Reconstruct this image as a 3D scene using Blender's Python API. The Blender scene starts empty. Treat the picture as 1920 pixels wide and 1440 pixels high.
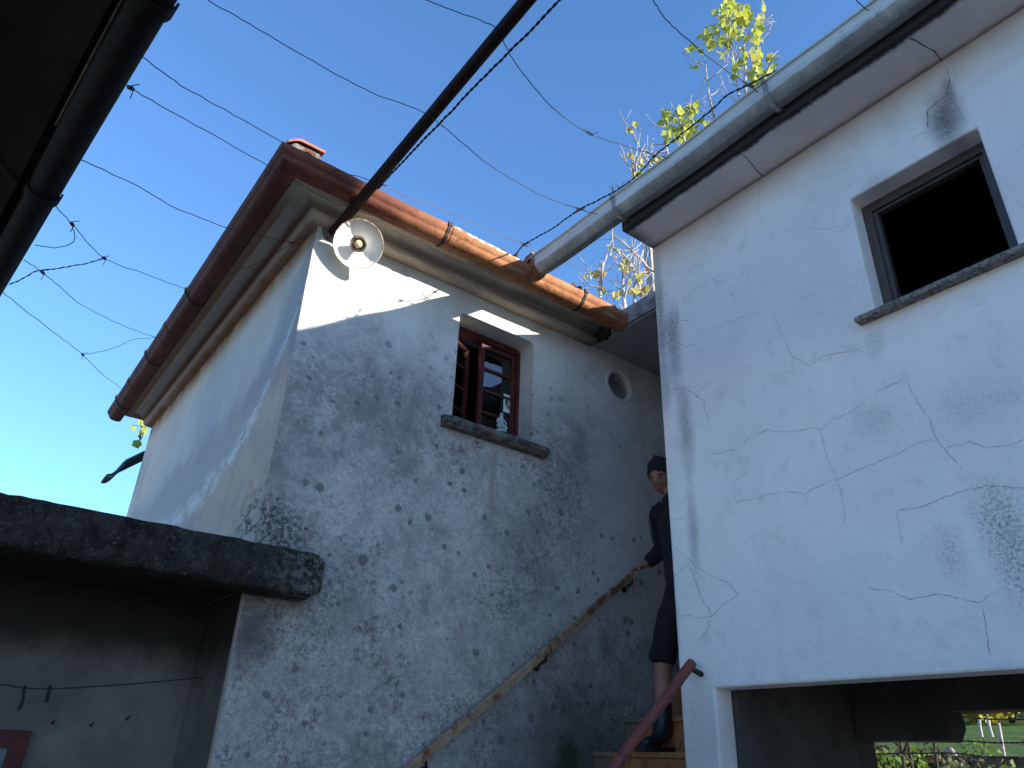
import bpy, bmesh, math, random
from mathutils import Vector, Matrix, noise
from mathutils.geometry import tessellate_polygon

random.seed(7)
S = bpy.context.scene
COL = S.collection

# ------------------------------------------------------------------ camera
# the camera stands at eye height in the yard; x runs along the window wall,
# y runs along the side wall of the house, z is up
F_PX, CX, CY = 1387.0, 960.0, 720.0
def _ray(px, py):
    return Vector((px - CX, -(py - CY), -F_PX)).normalized()
_up = _ray(1065, -1943)
_b = _ray(-205, 1396); _b = (_b - _up * _b.dot(_up)).normalized()
_a = _b.cross(_up).normalized()
ROT = Matrix((_a, _b, _up))
EYE = Vector((0, 0, 1.6))
cam_data = bpy.data.cameras.new('camera')
cam = bpy.data.objects.new('camera', cam_data); COL.objects.link(cam)
cam.matrix_world = Matrix.Translation(EYE) @ ROT.to_4x4()
cam_data.sensor_width = 36.0
cam_data.lens = 36.0 * F_PX / 1920.0
cam_data.clip_start = 0.05; cam_data.clip_end = 2000
S.camera = cam
def on_x(px, py, x):
    d = ROT @ _ray(px, py); return EYE + d * ((x - EYE.x) / d.x)
def on_y(px, py, y):
    d = ROT @ _ray(px, py); return EYE + d * ((y - EYE.y) / d.y)
def on_z(px, py, z):
    d = ROT @ _ray(px, py); return EYE + d * ((z - EYE.z) / d.z)
def at_r(px, py, r):
    d = ROT @ _ray(px, py); return EYE + d * (r / math.hypot(d.x, d.y))

# ------------------------------------------------------------------ light
SUN = Vector((0.43, -1.0, 0.29)).normalized()
world = bpy.data.worlds.new('World'); S.world = world
world.use_nodes = True
wn = world.node_tree
bg = wn.nodes['Background']
sky = wn.nodes.new('ShaderNodeTexSky'); sky.sky_type = 'NISHITA'
sky.sun_disc = False
sky.sun_elevation = math.asin(SUN.z)
sky.sun_rotation = math.atan2(SUN.x, SUN.y)
sky.air_density = 1.0; sky.dust_density = 0.2; sky.ozone_density = 5.6
wn.links.new(sky.outputs[0], bg.inputs['Color'])
bg.inputs['Strength'].default_value = 0.15
sun_data = bpy.data.lights.new('sun', 'SUN')
sun_data.energy = 4.5; sun_data.angle = math.radians(0.5); sun_data.color = (1.0, 0.93, 0.82)
sun = bpy.data.objects.new('sun', sun_data); COL.objects.link(sun)
sun.rotation_euler = SUN.to_track_quat('Z', 'Y').to_euler()
S.view_settings.view_transform = 'Standard'
S.view_settings.look = 'None'
S.view_settings.exposure = 1.4
S.view_settings.gamma = 1.0
S.view_settings.use_curve_mapping = False

# ------------------------------------------------------------------ materials
class Nodes:
    def __init__(self, name):
        self.m = bpy.data.materials.new(name); self.m.use_nodes = True
        self.t = self.m.node_tree
        self.bsdf = self.t.nodes['Principled BSDF']
        self._pos = None
    def new(self, typ): return self.t.nodes.new(typ)
    def put(self, sock, v):
        if isinstance(v, bpy.types.NodeSocket): self.t.links.new(v, sock)
        elif v is not None:
            if hasattr(sock, 'default_value'):
                try: sock.default_value = v
                except Exception: sock.default_value = (*v, 1.0)
    def pos(self):
        if self._pos is None:
            self._pos = self.new('ShaderNodeNewGeometry').outputs['Position']
        return self._pos
    def gen(self):
        return self.new('ShaderNodeTexCoord').outputs['Object']
    def xyz(self):
        s = self.new('ShaderNodeSeparateXYZ'); self.put(s.inputs[0], self.pos())
        return s.outputs[0], s.outputs[1], s.outputs[2]
    def map(self, scale=(1, 1, 1), loc=(0, 0, 0), vec=None):
        n = self.new('ShaderNodeMapping'); self.put(n.inputs['Vector'], vec or self.pos())
        n.inputs['Scale'].default_value = scale; n.inputs['Location'].default_value = loc
        return n.outputs[0]
    def noise(self, scale, detail=5, rough=0.6, vec=None, dist=0.0):
        n = self.new('ShaderNodeTexNoise'); self.put(n.inputs['Vector'], vec or self.pos())
        n.inputs['Scale'].default_value = scale; n.inputs['Detail'].default_value = detail
        n.inputs['Roughness'].default_value = rough; n.inputs['Distortion'].default_value = dist
        return n.outputs['Fac']
    def voro(self, scale, feature='F1', vec=None, out='Distance', rnd=1.0):
        n = self.new('ShaderNodeTexVoronoi'); n.feature = feature
        self.put(n.inputs['Vector'], vec or self.pos()); n.inputs['Scale'].default_value = scale
        n.inputs['Randomness'].default_value = rnd
        return n.outputs[out]
    def ramp(self, fac, lo, hi, a=0.0, b=1.0, smooth=True):
        n = self.new('ShaderNodeMapRange'); n.interpolation_type = 'SMOOTHSTEP' if smooth else 'LINEAR'
        self.put(n.inputs['Value'], fac)
        for k, v in (('From Min', lo), ('From Max', hi), ('To Min', a), ('To Max', b)): self.put(n.inputs[k], v)
        return n.outputs['Result']
    def math(self, op, a, b=None, clamp=False):
        n = self.new('ShaderNodeMath'); n.operation = op; n.use_clamp = clamp
        self.put(n.inputs[0], a)
        if b is not None: self.put(n.inputs[1], b)
        return n.outputs[0]
    def mul(self, *a):
        r = a[0]
        for b in a[1:]: r = self.math('MULTIPLY', r, b)
        return r
    def add(self, a, b): return self.math('ADD', a, b)
    def mx(self, a, b): return self.math('MAXIMUM', a, b)
    def inv(self, a): return self.math('SUBTRACT', 1.0, a, True)
    def mix(self, fac, a, b):
        n = self.new('ShaderNodeMix'); n.data_type = 'RGBA'
        self.put(n.inputs['Factor'], fac)
        for sock, v in ((n.inputs[6], a), (n.inputs[7], b)):
            if isinstance(v, bpy.types.NodeSocket): self.t.links.new(v, sock)
            else: sock.default_value = (*v, 1.0)
        return n.outputs[2]
    def blob(self, axes, c, r, edge=0.5, nz=6.0, amt=0.5):
        """soft-edged stain in a wall plane: axes are two of the coordinates"""
        X = self.xyz(); d = None
        for ax, cc, rr in zip(axes, c, r):
            t = self.math('DIVIDE', self.math('SUBTRACT', X[ax], cc), rr)
            t = self.mul(t, t); d = t if d is None else self.add(d, t)
        d = self.math('SQRT', d)
        d = self.add(d, self.mul(self.math('SUBTRACT', self.noise(nz, 6, 0.7), 0.5), amt * 2))
        return self.ramp(d, 1.0 + edge * 0.3, 1.0 - edge, 0.0, 1.0)
    def done(self, color=None, rough=0.8, metal=None, bump=None, bump_d=0.01, spec=None):
        self.put(self.bsdf.inputs['Base Color'], color if isinstance(color, bpy.types.NodeSocket) else (*color, 1.0))
        self.put(self.bsdf.inputs['Roughness'], rough)
        if metal is not None: self.put(self.bsdf.inputs['Metallic'], metal)
        if spec is not None: self.put(self.bsdf.inputs['Specular IOR Level'], spec)
        if bump is not None:
            b = self.new('ShaderNodeBump'); b.inputs['Distance'].default_value = bump_d
            b.inputs['Strength'].default_value = 1.0
            self.put(b.inputs['Height'], bump)
            self.t.links.new(b.outputs[0], self.bsdf.inputs['Normal'])
        return self.m

def mottled(name, c1, c2, scale=8, rough=0.8, metal=0.0, bump=0.002, detail=6, spec=None, lo=0.35, hi=0.65):
    n = Nodes(name)
    f = n.noise(scale, detail, 0.65)
    return n.done(n.mix(n.ramp(f, lo, hi), c1, c2), rough, metal, n.noise(scale * 6, 4, 0.6), bump, spec)

def mat_window_wall():
    n = Nodes('lichen_render'); X, Y, Z = n.xyz()
    big = n.noise(1.3, 5, 0.6); mid = n.noise(7, 8, 0.72); fine = n.noise(36, 11, 0.9); vf = n.noise(100, 7, 0.88)
    # limewash survives in the shelter under the eaves, lichen has taken the rest
    zz = n.add(Z, n.mul(n.math('SUBTRACT', mid, 0.5), 0.9))
    zz = n.add(zz, n.mul(n.math('SUBTRACT', big, 0.5), 0.7))
    clean = n.ramp(zz, 3.45, 4.15)
    corner_x = n.ramp(n.add(X, n.mul(n.math('SUBTRACT', mid, 0.5), 0.5)), 3.0, 3.55)
    clean = n.mx(clean, n.mul(corner_x, n.ramp(Z, 2.2, 2.9), 0.8))
    plaster = n.mix(n.ramp(n.noise(3, 5, 0.6), 0.35, 0.7), (0.74, 0.72, 0.665), (0.62, 0.60, 0.55))
    grey = n.mix(n.ramp(n.add(n.mul(mid, 0.6), n.mul(n.noise(38, 7, 0.75), 0.4)), 0.38, 0.62), (0.40, 0.385, 0.37), (0.68, 0.65, 0.605))
    col = n.mix(clean, grey, plaster)
    # lichen crust: fine dark speckle whose density changes in patches
    dens = n.ramp(n.add(n.mul(mid, 0.6), n.mul(big, 0.5)), 0.36, 0.70, 0.64, 0.43)
    sp = n.ramp(fine, dens, n.add(dens, 0.10))
    sp2 = n.ramp(vf, 0.48, 0.62)
    sp = n.mul(n.mx(sp, n.mul(sp2, 0.62)), n.ramp(clean, 0.0, 1.0, 0.85, 0.16))
    col = n.mix(sp, col, (0.115, 0.112, 0.11))
    wh = n.mul(n.ramp(n.noise(95, 4, 0.75, n.map(loc=(3, 1, 7))), 0.55, 0.66), n.ramp(clean, 0, 1, 0.55, 0.1))
    col = n.mix(wh, col, (0.68, 0.67, 0.64))
    # round lichen rosettes
    wv = n.new('ShaderNodeVectorMath'); wv.operation = 'ADD'
    nn = n.new('ShaderNodeTexNoise'); n.put(nn.inputs['Vector'], n.pos()); nn.inputs['Scale'].default_value = 26; nn.inputs['Detail'].default_value = 7; nn.inputs['Roughness'].default_value = 0.75
    sc = n.new('ShaderNodeVectorMath'); sc.operation = 'SCALE'; n.put(sc.inputs[0], nn.outputs['Color']); sc.inputs['Scale'].default_value = 0.042
    n.put(wv.inputs[0], n.pos()); n.put(wv.inputs[1], sc.outputs[0])
    for s, rad, keep, seed in ((5.2, 0.17, 0.42, (0, 0, 0)), (9.0, 0.20, 0.52, (5, 2, 3)), (3.6, 0.15, 0.50, (1, 8, 3))):
        v = n.map(loc=seed, vec=wv.outputs[0])
        d = n.voro(s, vec=v); c = n.voro(s, vec=v, out='Color')
        cs = n.new('ShaderNodeSeparateColor'); n.put(cs.inputs[0], c)
        r = n.mul(n.ramp(cs.outputs[0], 0, 1, 0.35, 1.0, False), rad)
        m = n.mul(n.ramp(d, r, n.mul(r, 0.72)), n.math('GREATER_THAN', cs.outputs[1], keep), n.ramp(Z, 4.35, 3.4, 0.12, 0.72))
        col = n.mix(m, col, (0.115, 0.115, 0.12))
    # black flecks
    fl = n.mul(n.ramp(n.noise(42, 7, 0.8, n.map(loc=(9, 4, 2))), 0.635, 0.67), n.ramp(clean, 0, 1, 0.9, 0.35))
    clus = n.ramp(n.noise(2.3, 4, 0.6, n.map(loc=(2, 2, 9))), 0.50, 0.66)
    cr = n.ramp(n.noise(30, 9, 0.85, n.map((1, 1, 0.8), (6, 1, 5)), 1.2), 0.555, 0.60)
    fl = n.mx(fl, n.mul(cr, clus, n.ramp(clean, 0, 1, 0.85, 0.1)))
    col = n.mix(fl, col, (0.05, 0.05, 0.052))
    grime = n.mul(n.ramp(n.noise(1.9, 7, 0.72, n.map(loc=(3, 3, 5))), 0.44, 0.66), n.ramp(clean, 0, 1, 0.62, 0.10))
    col = n.mix(grime, col, (0.17, 0.165, 0.155))
    col = n.mix(n.mul(n.blob((0, 2), (1.36, 3.35), (0.42, 0.45), 0.9, 9, 0.8), n.ramp(n.noise(16, 8, 0.8), 0.40, 0.60), 0.55), col, (0.20, 0.195, 0.18))
    col = n.mix(n.mul(n.blob((0, 2), (2.1, 1.5), (1.3, 0.75), 0.9, 6, 0.6), n.ramp(n.noise(20, 8, 0.82), 0.42, 0.60), 0.55), col, (0.12, 0.12, 0.115))
    # damp and moss low on the wall by the steps, run below the sill, black growth by the corner
    col = n.mix(n.mul(n.blob((0, 2), (3.15, 1.55), (0.80, 0.90), 0.9, 5, 0.5), 0.88), col, (0.07, 0.068, 0.058))
    col = n.mix(n.mul(n.blob((0, 2), (3.12, 1.60), (0.10, 0.24), 0.6, 12, 0.5), 0.8), col, (0.035, 0.042, 0.016))
    col = n.mix(n.mul(n.blob((0, 2), (2.50, 3.22), (0.035, 0.36), 0.8, 14, 0.6), 0.55), col, (0.30, 0.27, 0.20))
    col = n.mix(n.mul(n.blob((0, 2), (1.20, 2.62), (0.22, 0.22), 0.8, 14, 0.9), n.ramp(n.noise(45, 7, 0.8), 0.45, 0.55), 0.9), col, (0.045, 0.045, 0.05))
    col = n.mix(n.mul(n.blob((0, 2), (1.17, 2.12), (0.16, 0.22), 0.9, 8, 0.5), 0.7), col, (0.07, 0.06, 0.052))  # shade below the granite edge's end painted onto the wall
    col = n.mix(n.mul(n.blob((0, 2), (1.85, 4.50), (0.9, 0.05), 0.9, 9, 0.5), 0.45), col, (0.33, 0.31, 0.25))
    bump = n.add(n.mul(fine, 0.6), n.add(n.mul(mid, 0.8), n.mul(vf, 0.25)))
    return n.done(col, 0.92, bump=bump, bump_d=0.010, spec=0.2)

def mat_side_wall():
    n = Nodes('weathered_limewash'); X, Y, Z = n.xyz()
    base = n.mix(n.ramp(n.noise(1.6, 5, 0.6), 0.35, 0.65), (0.88, 0.72, 0.585), (0.80, 0.66, 0.55))
    st = n.noise(1.0, 5, 0.55, n.map((1.7, 1.5, 0.42)), 0.9)
    col = n.mix(n.mul(n.ramp(st, 0.46, 0.64), 0.45), base, (0.56, 0.50, 0.455))
    pale = n.noise(1.0, 3, 0.5, n.map((1.5, 0.9, 0.7), (4, 9, 1)), 0.6)
    col = n.mix(n.mul(n.ramp(pale, 0.54, 0.575), 0.35), col, (0.72, 0.68, 0.64))
    # bare render below a flaked white edge that climbs towards the corner, grey washed band above it
    nz = n.noise(20, 8, 0.8, n.map((1, 0.30, 0.8)))
    ex = n.math('POWER', 2.71828, n.mul(n.math('SUBTRACT', Y, 3.6), -1 / 0.42))
    v = n.math('SUBTRACT', n.math('SUBTRACT', Z, 3.08), ex)
    v = n.add(v, n.mul(n.math('SUBTRACT', n.noise(3.0, 5, 0.65), 0.5), 0.34))
    v2 = n.add(v, n.mul(n.math('SUBTRACT', n.noise(2.6, 7, 0.7, n.map((1, 0.5, 0.9), (2, 3, 1))), 0.5), 0.7))
    col = n.mix(n.mul(n.ramp(v2, 0.62, 0.26), 0.85), col, (0.50, 0.455, 0.425))
    v = n.add(v, n.mul(n.math('SUBTRACT', nz, 0.5), 0.42))
    bare = n.ramp(v, 0.02, -0.10)
    edge = n.mul(n.ramp(v, -0.14, -0.02), n.ramp(v, 0.10, 0.02))
    col = n.mix(n.mul(bare, 0.8), col, (0.64, 0.50, 0.385))
    col = n.mix(n.mul(bare, n.ramp(n.noise(3.5, 6, 0.7, n.map(loc=(7, 1, 2))), 0.45, 0.62), 0.6), col, (0.40, 0.385, 0.37))
    col = n.mix(n.mul(edge, n.ramp(nz, 0.44, 0.54), 0.9), col, (0.80, 0.78, 0.76))
    col = n.mix(n.mul(n.ramp(Y, 3.74, 3.62), n.ramp(n.noise(8, 6, 0.7, n.map((1, 1, 0.25))), 0.35, 0.6), 0.6), col, (0.36, 0.35, 0.35))
    col = n.mix(n.mul(n.blob((1, 2), (3.72, 2.60), (0.34, 0.34), 0.9, 16, 1.0), n.ramp(n.noise(24, 6, 0.8, n.map((1, 0.4, 0.8))), 0.48, 0.56), 0.9), col, (0.055, 0.045, 0.042))
    # rusty wash right under the moulding
    col = n.mix(n.mul(n.ramp(Z, 4.26, 4.49), n.ramp(n.noise(5, 5, 0.6), 0.3, 0.6, 0.35, 0.9)), col, (0.34, 0.18, 0.09))
    col = n.mix(n.mul(n.ramp(n.noise(60, 5, 0.75, n.map((1, 0.35, 1))), 0.56, 0.68), 0.40), col, (0.2, 0.19, 0.18))
    return n.done(col, 0.9, bump=n.add(n.noise(40, 6, 0.7), n.mul(nz, 0.7)), bump_d=0.006, spec=0.2)

def mat_right_wall():
    n = Nodes('cracked_white_render'); X, Y, Z = n.xyz()
    col = n.mix(n.ramp(n.noise(1.7, 6, 0.6), 0.35, 0.66), (0.87, 0.825, 0.78), (0.80, 0.76, 0.725))
    col = n.mix(n.mul(n.ramp(n.noise(9, 7, 0.7), 0.52, 0.70), 0.22), col, (0.42, 0.40, 0.385))
    fine = n.noise(80, 7, 0.8); speck = n.ramp(fine, 0.46, 0.60)
    def stain(c, r, k, colr=(0.13, 0.125, 0.13), nzs=7, sp=0.6, amt=0.55):
        nonlocal col
        b = n.blob((1, 2), c, r, 0.9, nzs, amt)
        m = n.mul(b, n.add(n.mul(speck, sp), 1 - sp), k)
        col = n.mix(m, col, colr)
    p = lambda x, y: on_x(x, y, 2.8).yz
    stain(p(1772, 222), (0.085, 0.19), 1.0, (0.09, 0.085, 0.09), 14, 0.25, 0.26)           # run above the window
    stain(p(1778, 170), (0.03, 0.10), 0.8, sp=0.3)
    stain(p(1262, 640), (0.07, 0.32), 0.9, sp=0.5)                                # soot down the corner
    stain(p(1238, 600), (0.05, 0.70), 0.9, sp=0.5)
    stain(p(1285, 800), (0.06, 0.30), 0.65, sp=0.4)
    stain(p(1258, 1120), (0.04, 0.55), 0.8, sp=0.5)
    stain(p(1300, 1000), (0.04, 0.25), 0.5, sp=0.3)
    stain(p(1870, 960), (0.10, 0.16), 0.75, sp=0.8)
    stain(p(1905, 1060), (0.09, 0.18), 0.75, sp=0.85)
    stain(p(1780, 1040), (0.07, 0.12), 0.45, sp=0.8)
    stain(p(1645, 790), (0.12, 0.10), 0.35, sp=0.6)
    stain(p(1830, 760), (0.22, 0.16), 0.30, sp=0.6)
    stain(p(1640, 640), (0.06, 0.10), 0.35, sp=0.6)
    stain(p(1640, 345), (0.10, 0.07), 0.3, (0.3, 0.27, 0.25), sp=0.3)
    # tan wash in the shelter of the eaves, faint runs below the sill
    b = n.ramp(n.add(Z, n.mul(n.math('SUBTRACT', n.noise(2.2, 5, 0.6), 0.5), 0.5)), 4.12, 4.48)
    col = n.mix(n.mul(b, 0.42), col, (0.42, 0.335, 0.27))
    run = n.ramp(n.noise(1.0, 6, 0.7, n.map((14, 14, 0.8))), 0.52, 0.66)
    col = n.mix(n.mul(run, 0.05), col, (0.36, 0.36, 0.38))
    col = n.mix(n.mul(n.ramp(n.noise(120, 4, 0.7), 0.64, 0.72), 0.35), col, (0.2, 0.2, 0.2))
    # sooty pillar foot
    col = n.mix(n.mul(n.ramp(n.add(Z, n.mul(n.math('SUBTRACT', n.noise(12, 7, 0.75), 0.5), 0.5)), 2.0, 1.75), 0.35), col, (0.27, 0.27, 0.28))
    bump = n.add(n.mul(n.noise(60, 5, 0.7), 0.35), n.add(n.mul(n.noise(6, 4, 0.6), 1.2), n.mul(run, 0.01)))
    return n.done(col, 0.85, bump=bump, bump_d=0.008, spec=0.25)

def mat_eaves_slab():
    n = Nodes('eaves_render'); X, Y, Z = n.xyz()
    col = n.mix(n.ramp(n.noise(2.4, 6, 0.65), 0.35, 0.65), (0.76, 0.71, 0.69), (0.66, 0.61, 0.59))
    e = n.add(X, n.mul(n.math('SUBTRACT', n.noise(26, 8, 0.8), 0.5), 0.055))
    e = n.add(e, n.mul(n.math('SUBTRACT', n.noise(3, 4, 0.6), 0.5), 0.07))
    col = n.mix(n.mul(n.ramp(e, 2.592, 2.562), 0.97), col, (0.018, 0.018, 0.016))
    col = n.mix(n.mul(n.ramp(n.add(Y, n.mul(n.math('SUBTRACT', n.noise(9, 7, 0.75), 0.5), 0.2)), 2.34, 2.46), 0.75), col, (0.06, 0.06, 0.058))
    j = n.ramp(n.add(X, n.mul(n.math('SUBTRACT', n.noise(14, 6, 0.7), 0.5), 0.06)), 2.775, 2.805)
    col = n.mix(n.mul(j, 0.45), col, (0.22, 0.18, 0.15))
    return n.done(col, 0.9, bump=n.noise(40, 6, 0.7), bump_d=0.006, spec=0.2)

def mat_cornice():
    n = Nodes('cornice_render'); X, Y, Z = n.xyz()
    side = n.ramp(Y, 3.42, 3.75)
    col = n.mix(n.ramp(n.noise(3, 6, 0.65), 0.35, 0.68), (0.62, 0.56, 0.46), (0.50, 0.45, 0.365))
    col = n.mix(side, col, (0.68, 0.58, 0.48))
    alg = n.ramp(n.noise(1.0, 6, 0.7, n.map((1.2, 1.2, 12))), 0.44, 0.62)
    col = n.mix(n.mul(alg, n.ramp(side, 0, 1, 0.62, 0.12)), col, (0.20, 0.18, 0.115))
    zj = n.add(Z, n.mul(n.math('SUBTRACT', n.noise(4, 5, 0.6), 0.5), 0.02))
    b1 = n.mul(n.ramp(zj, 4.515, 4.535), n.ramp(zj, 4.585, 4.56)); b2 = n.ramp(zj, 4.497, 4.484)
    col = n.mix(n.mul(n.mx(b1, b2), side, 0.85), col, (0.30, 0.145, 0.06))
    col = n.mix(n.mul(b1, n.inv(side), 0.5), col, (0.12, 0.105, 0.07))
    col = n.mix(n.mul(n.ramp(n.noise(30, 7, 0.8), 0.6, 0.7), 0.4), col, (0.12, 0.12, 0.1))
    col = n.mix(n.mul(n.ramp(n.add(X, n.mul(n.math('SUBTRACT', n.noise(10, 7, 0.75), 0.5), 0.3)), 3.05, 3.35), 0.8), col, (0.06, 0.062, 0.045))
    return n.done(col, 0.9, bump=n.noise(35, 6, 0.7), bump_d=0.006, spec=0.2)

def mat_terracotta_gutter():
    n = Nodes('painted_clay_red_gutter'); X, Y, Z = n.xyz()
    red = n.mix(n.ramp(n.noise(4, 6, 0.65), 0.35, 0.65), (0.185, 0.058, 0.032), (0.115, 0.036, 0.022))
    faded = n.mix(n.ramp(n.noise(5, 6, 0.7), 0.35, 0.65), (0.38, 0.175, 0.078), (0.27, 0.11, 0.05))
    f = n.ramp(n.add(X, n.mul(n.math('SUBTRACT', n.noise(6, 5, 0.6), 0.5), 0.35)), 1.25, 2.05)  # ramp from dark red to orange puts the left stretch's shade into colour
    col = n.mix(f, red, faded)
    col = n.mix(n.mul(n.ramp(n.noise(14, 9, 0.82), 0.50, 0.64), 0.65), col, (0.075, 0.032, 0.022))
    pl = n.mul(n.ramp(n.noise(20, 8, 0.8, n.map(loc=(2, 2, 2))), 0.50, 0.56), n.ramp(Z, 4.572, 4.588), n.ramp(X, 1.75, 1.9), n.ramp(X, 2.5, 2.3))
    col = n.mix(pl, col, (0.62, 0.58, 0.52))
    return n.done(col, 0.7, bump=n.add(n.noise(30, 6, 0.7), n.mul(n.noise(5, 3, 0.5), 2.5)), bump_d=0.006, spec=0.2)

def mat_grey_gutter():
    n = Nodes('dirty_grey_gutter'); X, Y, Z = n.xyz()
    col = n.mix(n.ramp(n.noise(3, 6, 0.65, n.map((1, 0.5, 3))), 0.35, 0.65), (0.66, 0.65, 0.60), (0.50, 0.495, 0.46))
    d = n.add(Z, n.mul(n.math('SUBTRACT', n.noise(5, 7, 0.75, n.map((1, 1, 0.3))), 0.5), 0.16))
    col = n.mix(n.mul(n.ramp(d, 4.58, 4.50), 0.75), col, (0.085, 0.088, 0.075))
    col = n.mix(n.mul(n.ramp(n.noise(25, 8, 0.8), 0.57, 0.68), 0.6), col, (0.09, 0.09, 0.08))
    return n.done(col, 0.5, 0.0, n.noise(20, 5, 0.6), 0.002, 0.4)

def mat_granite():
    n = Nodes('mossy_dark_granite')
    a = n.noise(12, 8, 0.75); b = n.noise(70, 6, 0.75)
    col = n.mix(n.ramp(a, 0.35, 0.65), (0.022, 0.021, 0.018), (0.075, 0.073, 0.062))
    col = n.mix(n.mul(n.ramp(b, 0.55, 0.66), 0.8), col, (0.20, 0.20, 0.18))
    X, Y, Z = n.xyz()
    col = n.mix(n.mul(n.ramp(X, 1.05, 1.36), n.ramp(n.noise(30, 8, 0.8, n.map(loc=(4, 4, 4))), 0.46, 0.56), 0.7), col, (0.32, 0.32, 0.28))
    col = n.mix(n.mul(n.ramp(n.noise(5, 6, 0.7, n.map(loc=(1, 5, 4))), 0.52, 0.62), 0.5), col, (0.03, 0.032, 0.012))
    return n.done(col, 0.95, bump=n.add(n.mul(a, 1.5), b), bump_d=0.02, spec=0.15)

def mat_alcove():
    n = Nodes('stained_whitewash_with_shade'); X, Y, Z = n.xyz()
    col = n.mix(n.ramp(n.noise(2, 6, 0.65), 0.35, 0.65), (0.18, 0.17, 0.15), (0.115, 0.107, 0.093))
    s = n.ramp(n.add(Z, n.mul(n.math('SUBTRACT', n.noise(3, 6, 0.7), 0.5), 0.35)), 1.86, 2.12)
    col = n.mix(n.mul(s, 0.93), col, (0.022, 0.020, 0.015))  # top darkened: deep shade under the slab put into the colour
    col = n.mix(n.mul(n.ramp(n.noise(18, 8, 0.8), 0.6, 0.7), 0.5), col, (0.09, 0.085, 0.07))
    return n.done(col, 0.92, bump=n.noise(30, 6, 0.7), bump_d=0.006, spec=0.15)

def mat_rail():
    n = Nodes('painted_rail')
    col = n.mix(n.ramp(n.noise(14, 7, 0.7), 0.4, 0.62), (0.36, 0.26, 0.155), (0.24, 0.165, 0.095))
    col = n.mix(n.ramp(n.noise(9, 7, 0.7, n.map(loc=(3, 2, 1))), 0.50, 0.58), col, (0.17, 0.06, 0.028))
    return n.done(col, 0.6, bump=n.noise(60, 5, 0.7), bump_d=0.002)

def mat_red_pipe():
    n = Nodes('red_painted_pipe')
    col = n.mix(n.ramp(n.noise(12, 7, 0.7), 0.4, 0.65), (0.175, 0.034, 0.022), (0.11, 0.026, 0.019))
    col = n.mix(n.mul(n.ramp(n.noise(24, 7, 0.75, n.map(loc=(3, 2, 1))), 0.55, 0.63), 0.7), col, (0.17, 0.12, 0.095))
    return n.done(col, 0.6, bump=n.noise(50, 5, 0.7), bump_d=0.002)

def mat_rust_pipe():
    n = Nodes('rusty_brown_pipe')
    col = n.mix(n.ramp(n.noise(9, 7, 0.7), 0.4, 0.65), (0.032, 0.011, 0.009), (0.014, 0.007, 0.006))
    return n.done(col, 0.75, spec=0.15, bump=n.noise(70, 5, 0.7), bump_d=0.002)

def mat_glass():
    n = Nodes('window_glass'); t = n.t
    t.nodes.remove(n.bsdf)
    out = t.nodes['Material Output']
    tr = t.nodes.new('ShaderNodeBsdfTransparent'); tr.inputs[0].default_value = (0.86, 0.89, 0.87, 1)
    gl = t.nodes.new('ShaderNodeBsdfGlossy'); gl.inputs['Roughness'].default_value = 0.015
    fr = t.nodes.new('ShaderNodeFresnel'); fr.inputs['IOR'].default_value = 1.9
    b = t.nodes.new('ShaderNodeBump'); b.inputs['Distance'].default_value = 0.0006
    t.links.new(n.noise(7, 2, 0.5), b.inputs['Height']); t.links.new(b.outputs[0], gl.inputs['Normal'])
    mx = t.nodes.new('ShaderNodeMixShader')
    t.links.new(fr.outputs[0], mx.inputs[0]); t.links.new(tr.outputs[0], mx.inputs[1]); t.links.new(gl.outputs[0], mx.inputs[2])
    t.links.new(mx.outputs[0], out.inputs['Surface'])
    return n.m

def mat_leaf(name, c1, c2, c3=None, trans=0.35):
    n = Nodes(name)
    f = n.noise(9, 3, 0.6)
    col = n.mix(n.ramp(f, 0.40, 0.60, smooth=True), c1, c2)
    if c3: col = n.mix(n.ramp(n.noise(13, 3, 0.6, n.map(loc=(4, 7, 1))), 0.55, 0.66), col, c3)
    n.done(col, 0.6, spec=0.3)
    t = n.t; tl = t.nodes.new('ShaderNodeBsdfTranslucent'); n.put(tl.inputs['Color'], col)
    mx = t.nodes.new('ShaderNodeMixShader'); mx.inputs[0].default_value = trans
    t.links.new(n.bsdf.outputs[0], mx.inputs[1]); t.links.new(tl.outputs[0], mx.inputs[2])
    t.links.new(mx.outputs[0], t.nodes['Material Output'].inputs['Surface'])
    return n.m

def mat_ground():
    n = Nodes('yard_and_meadow'); X, Y, Z = n.xyz()
    yard = n.mix(n.ramp(n.noise(3, 7, 0.7), 0.35, 0.65), (0.48, 0.41, 0.325), (0.38, 0.325, 0.26))
    gr = n.mix(n.ramp(n.noise(0.35, 7, 0.7), 0.38, 0.62), (0.075, 0.14, 0.022), (0.045, 0.085, 0.020))
    gr = n.mix(n.mul(n.ramp(n.noise(2.2, 8, 0.8), 0.48, 0.62), 0.8), gr, (0.17, 0.19, 0.04))
    gr = n.mix(n.mul(n.ramp(n.noise(5, 8, 0.85), 0.55, 0.62), 0.7), gr, (0.03, 0.045, 0.015))
    col = n.mix(n.ramp(n.add(X, n.mul(n.math('SUBTRACT', n.noise(2, 5, 0.6), 0.5), 1.5)), 6.2, 6.9), yard, gr)
    return n.done(col, 0.95, bump=n.noise(9, 8, 0.75), bump_d=0.08, spec=0.15)

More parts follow.
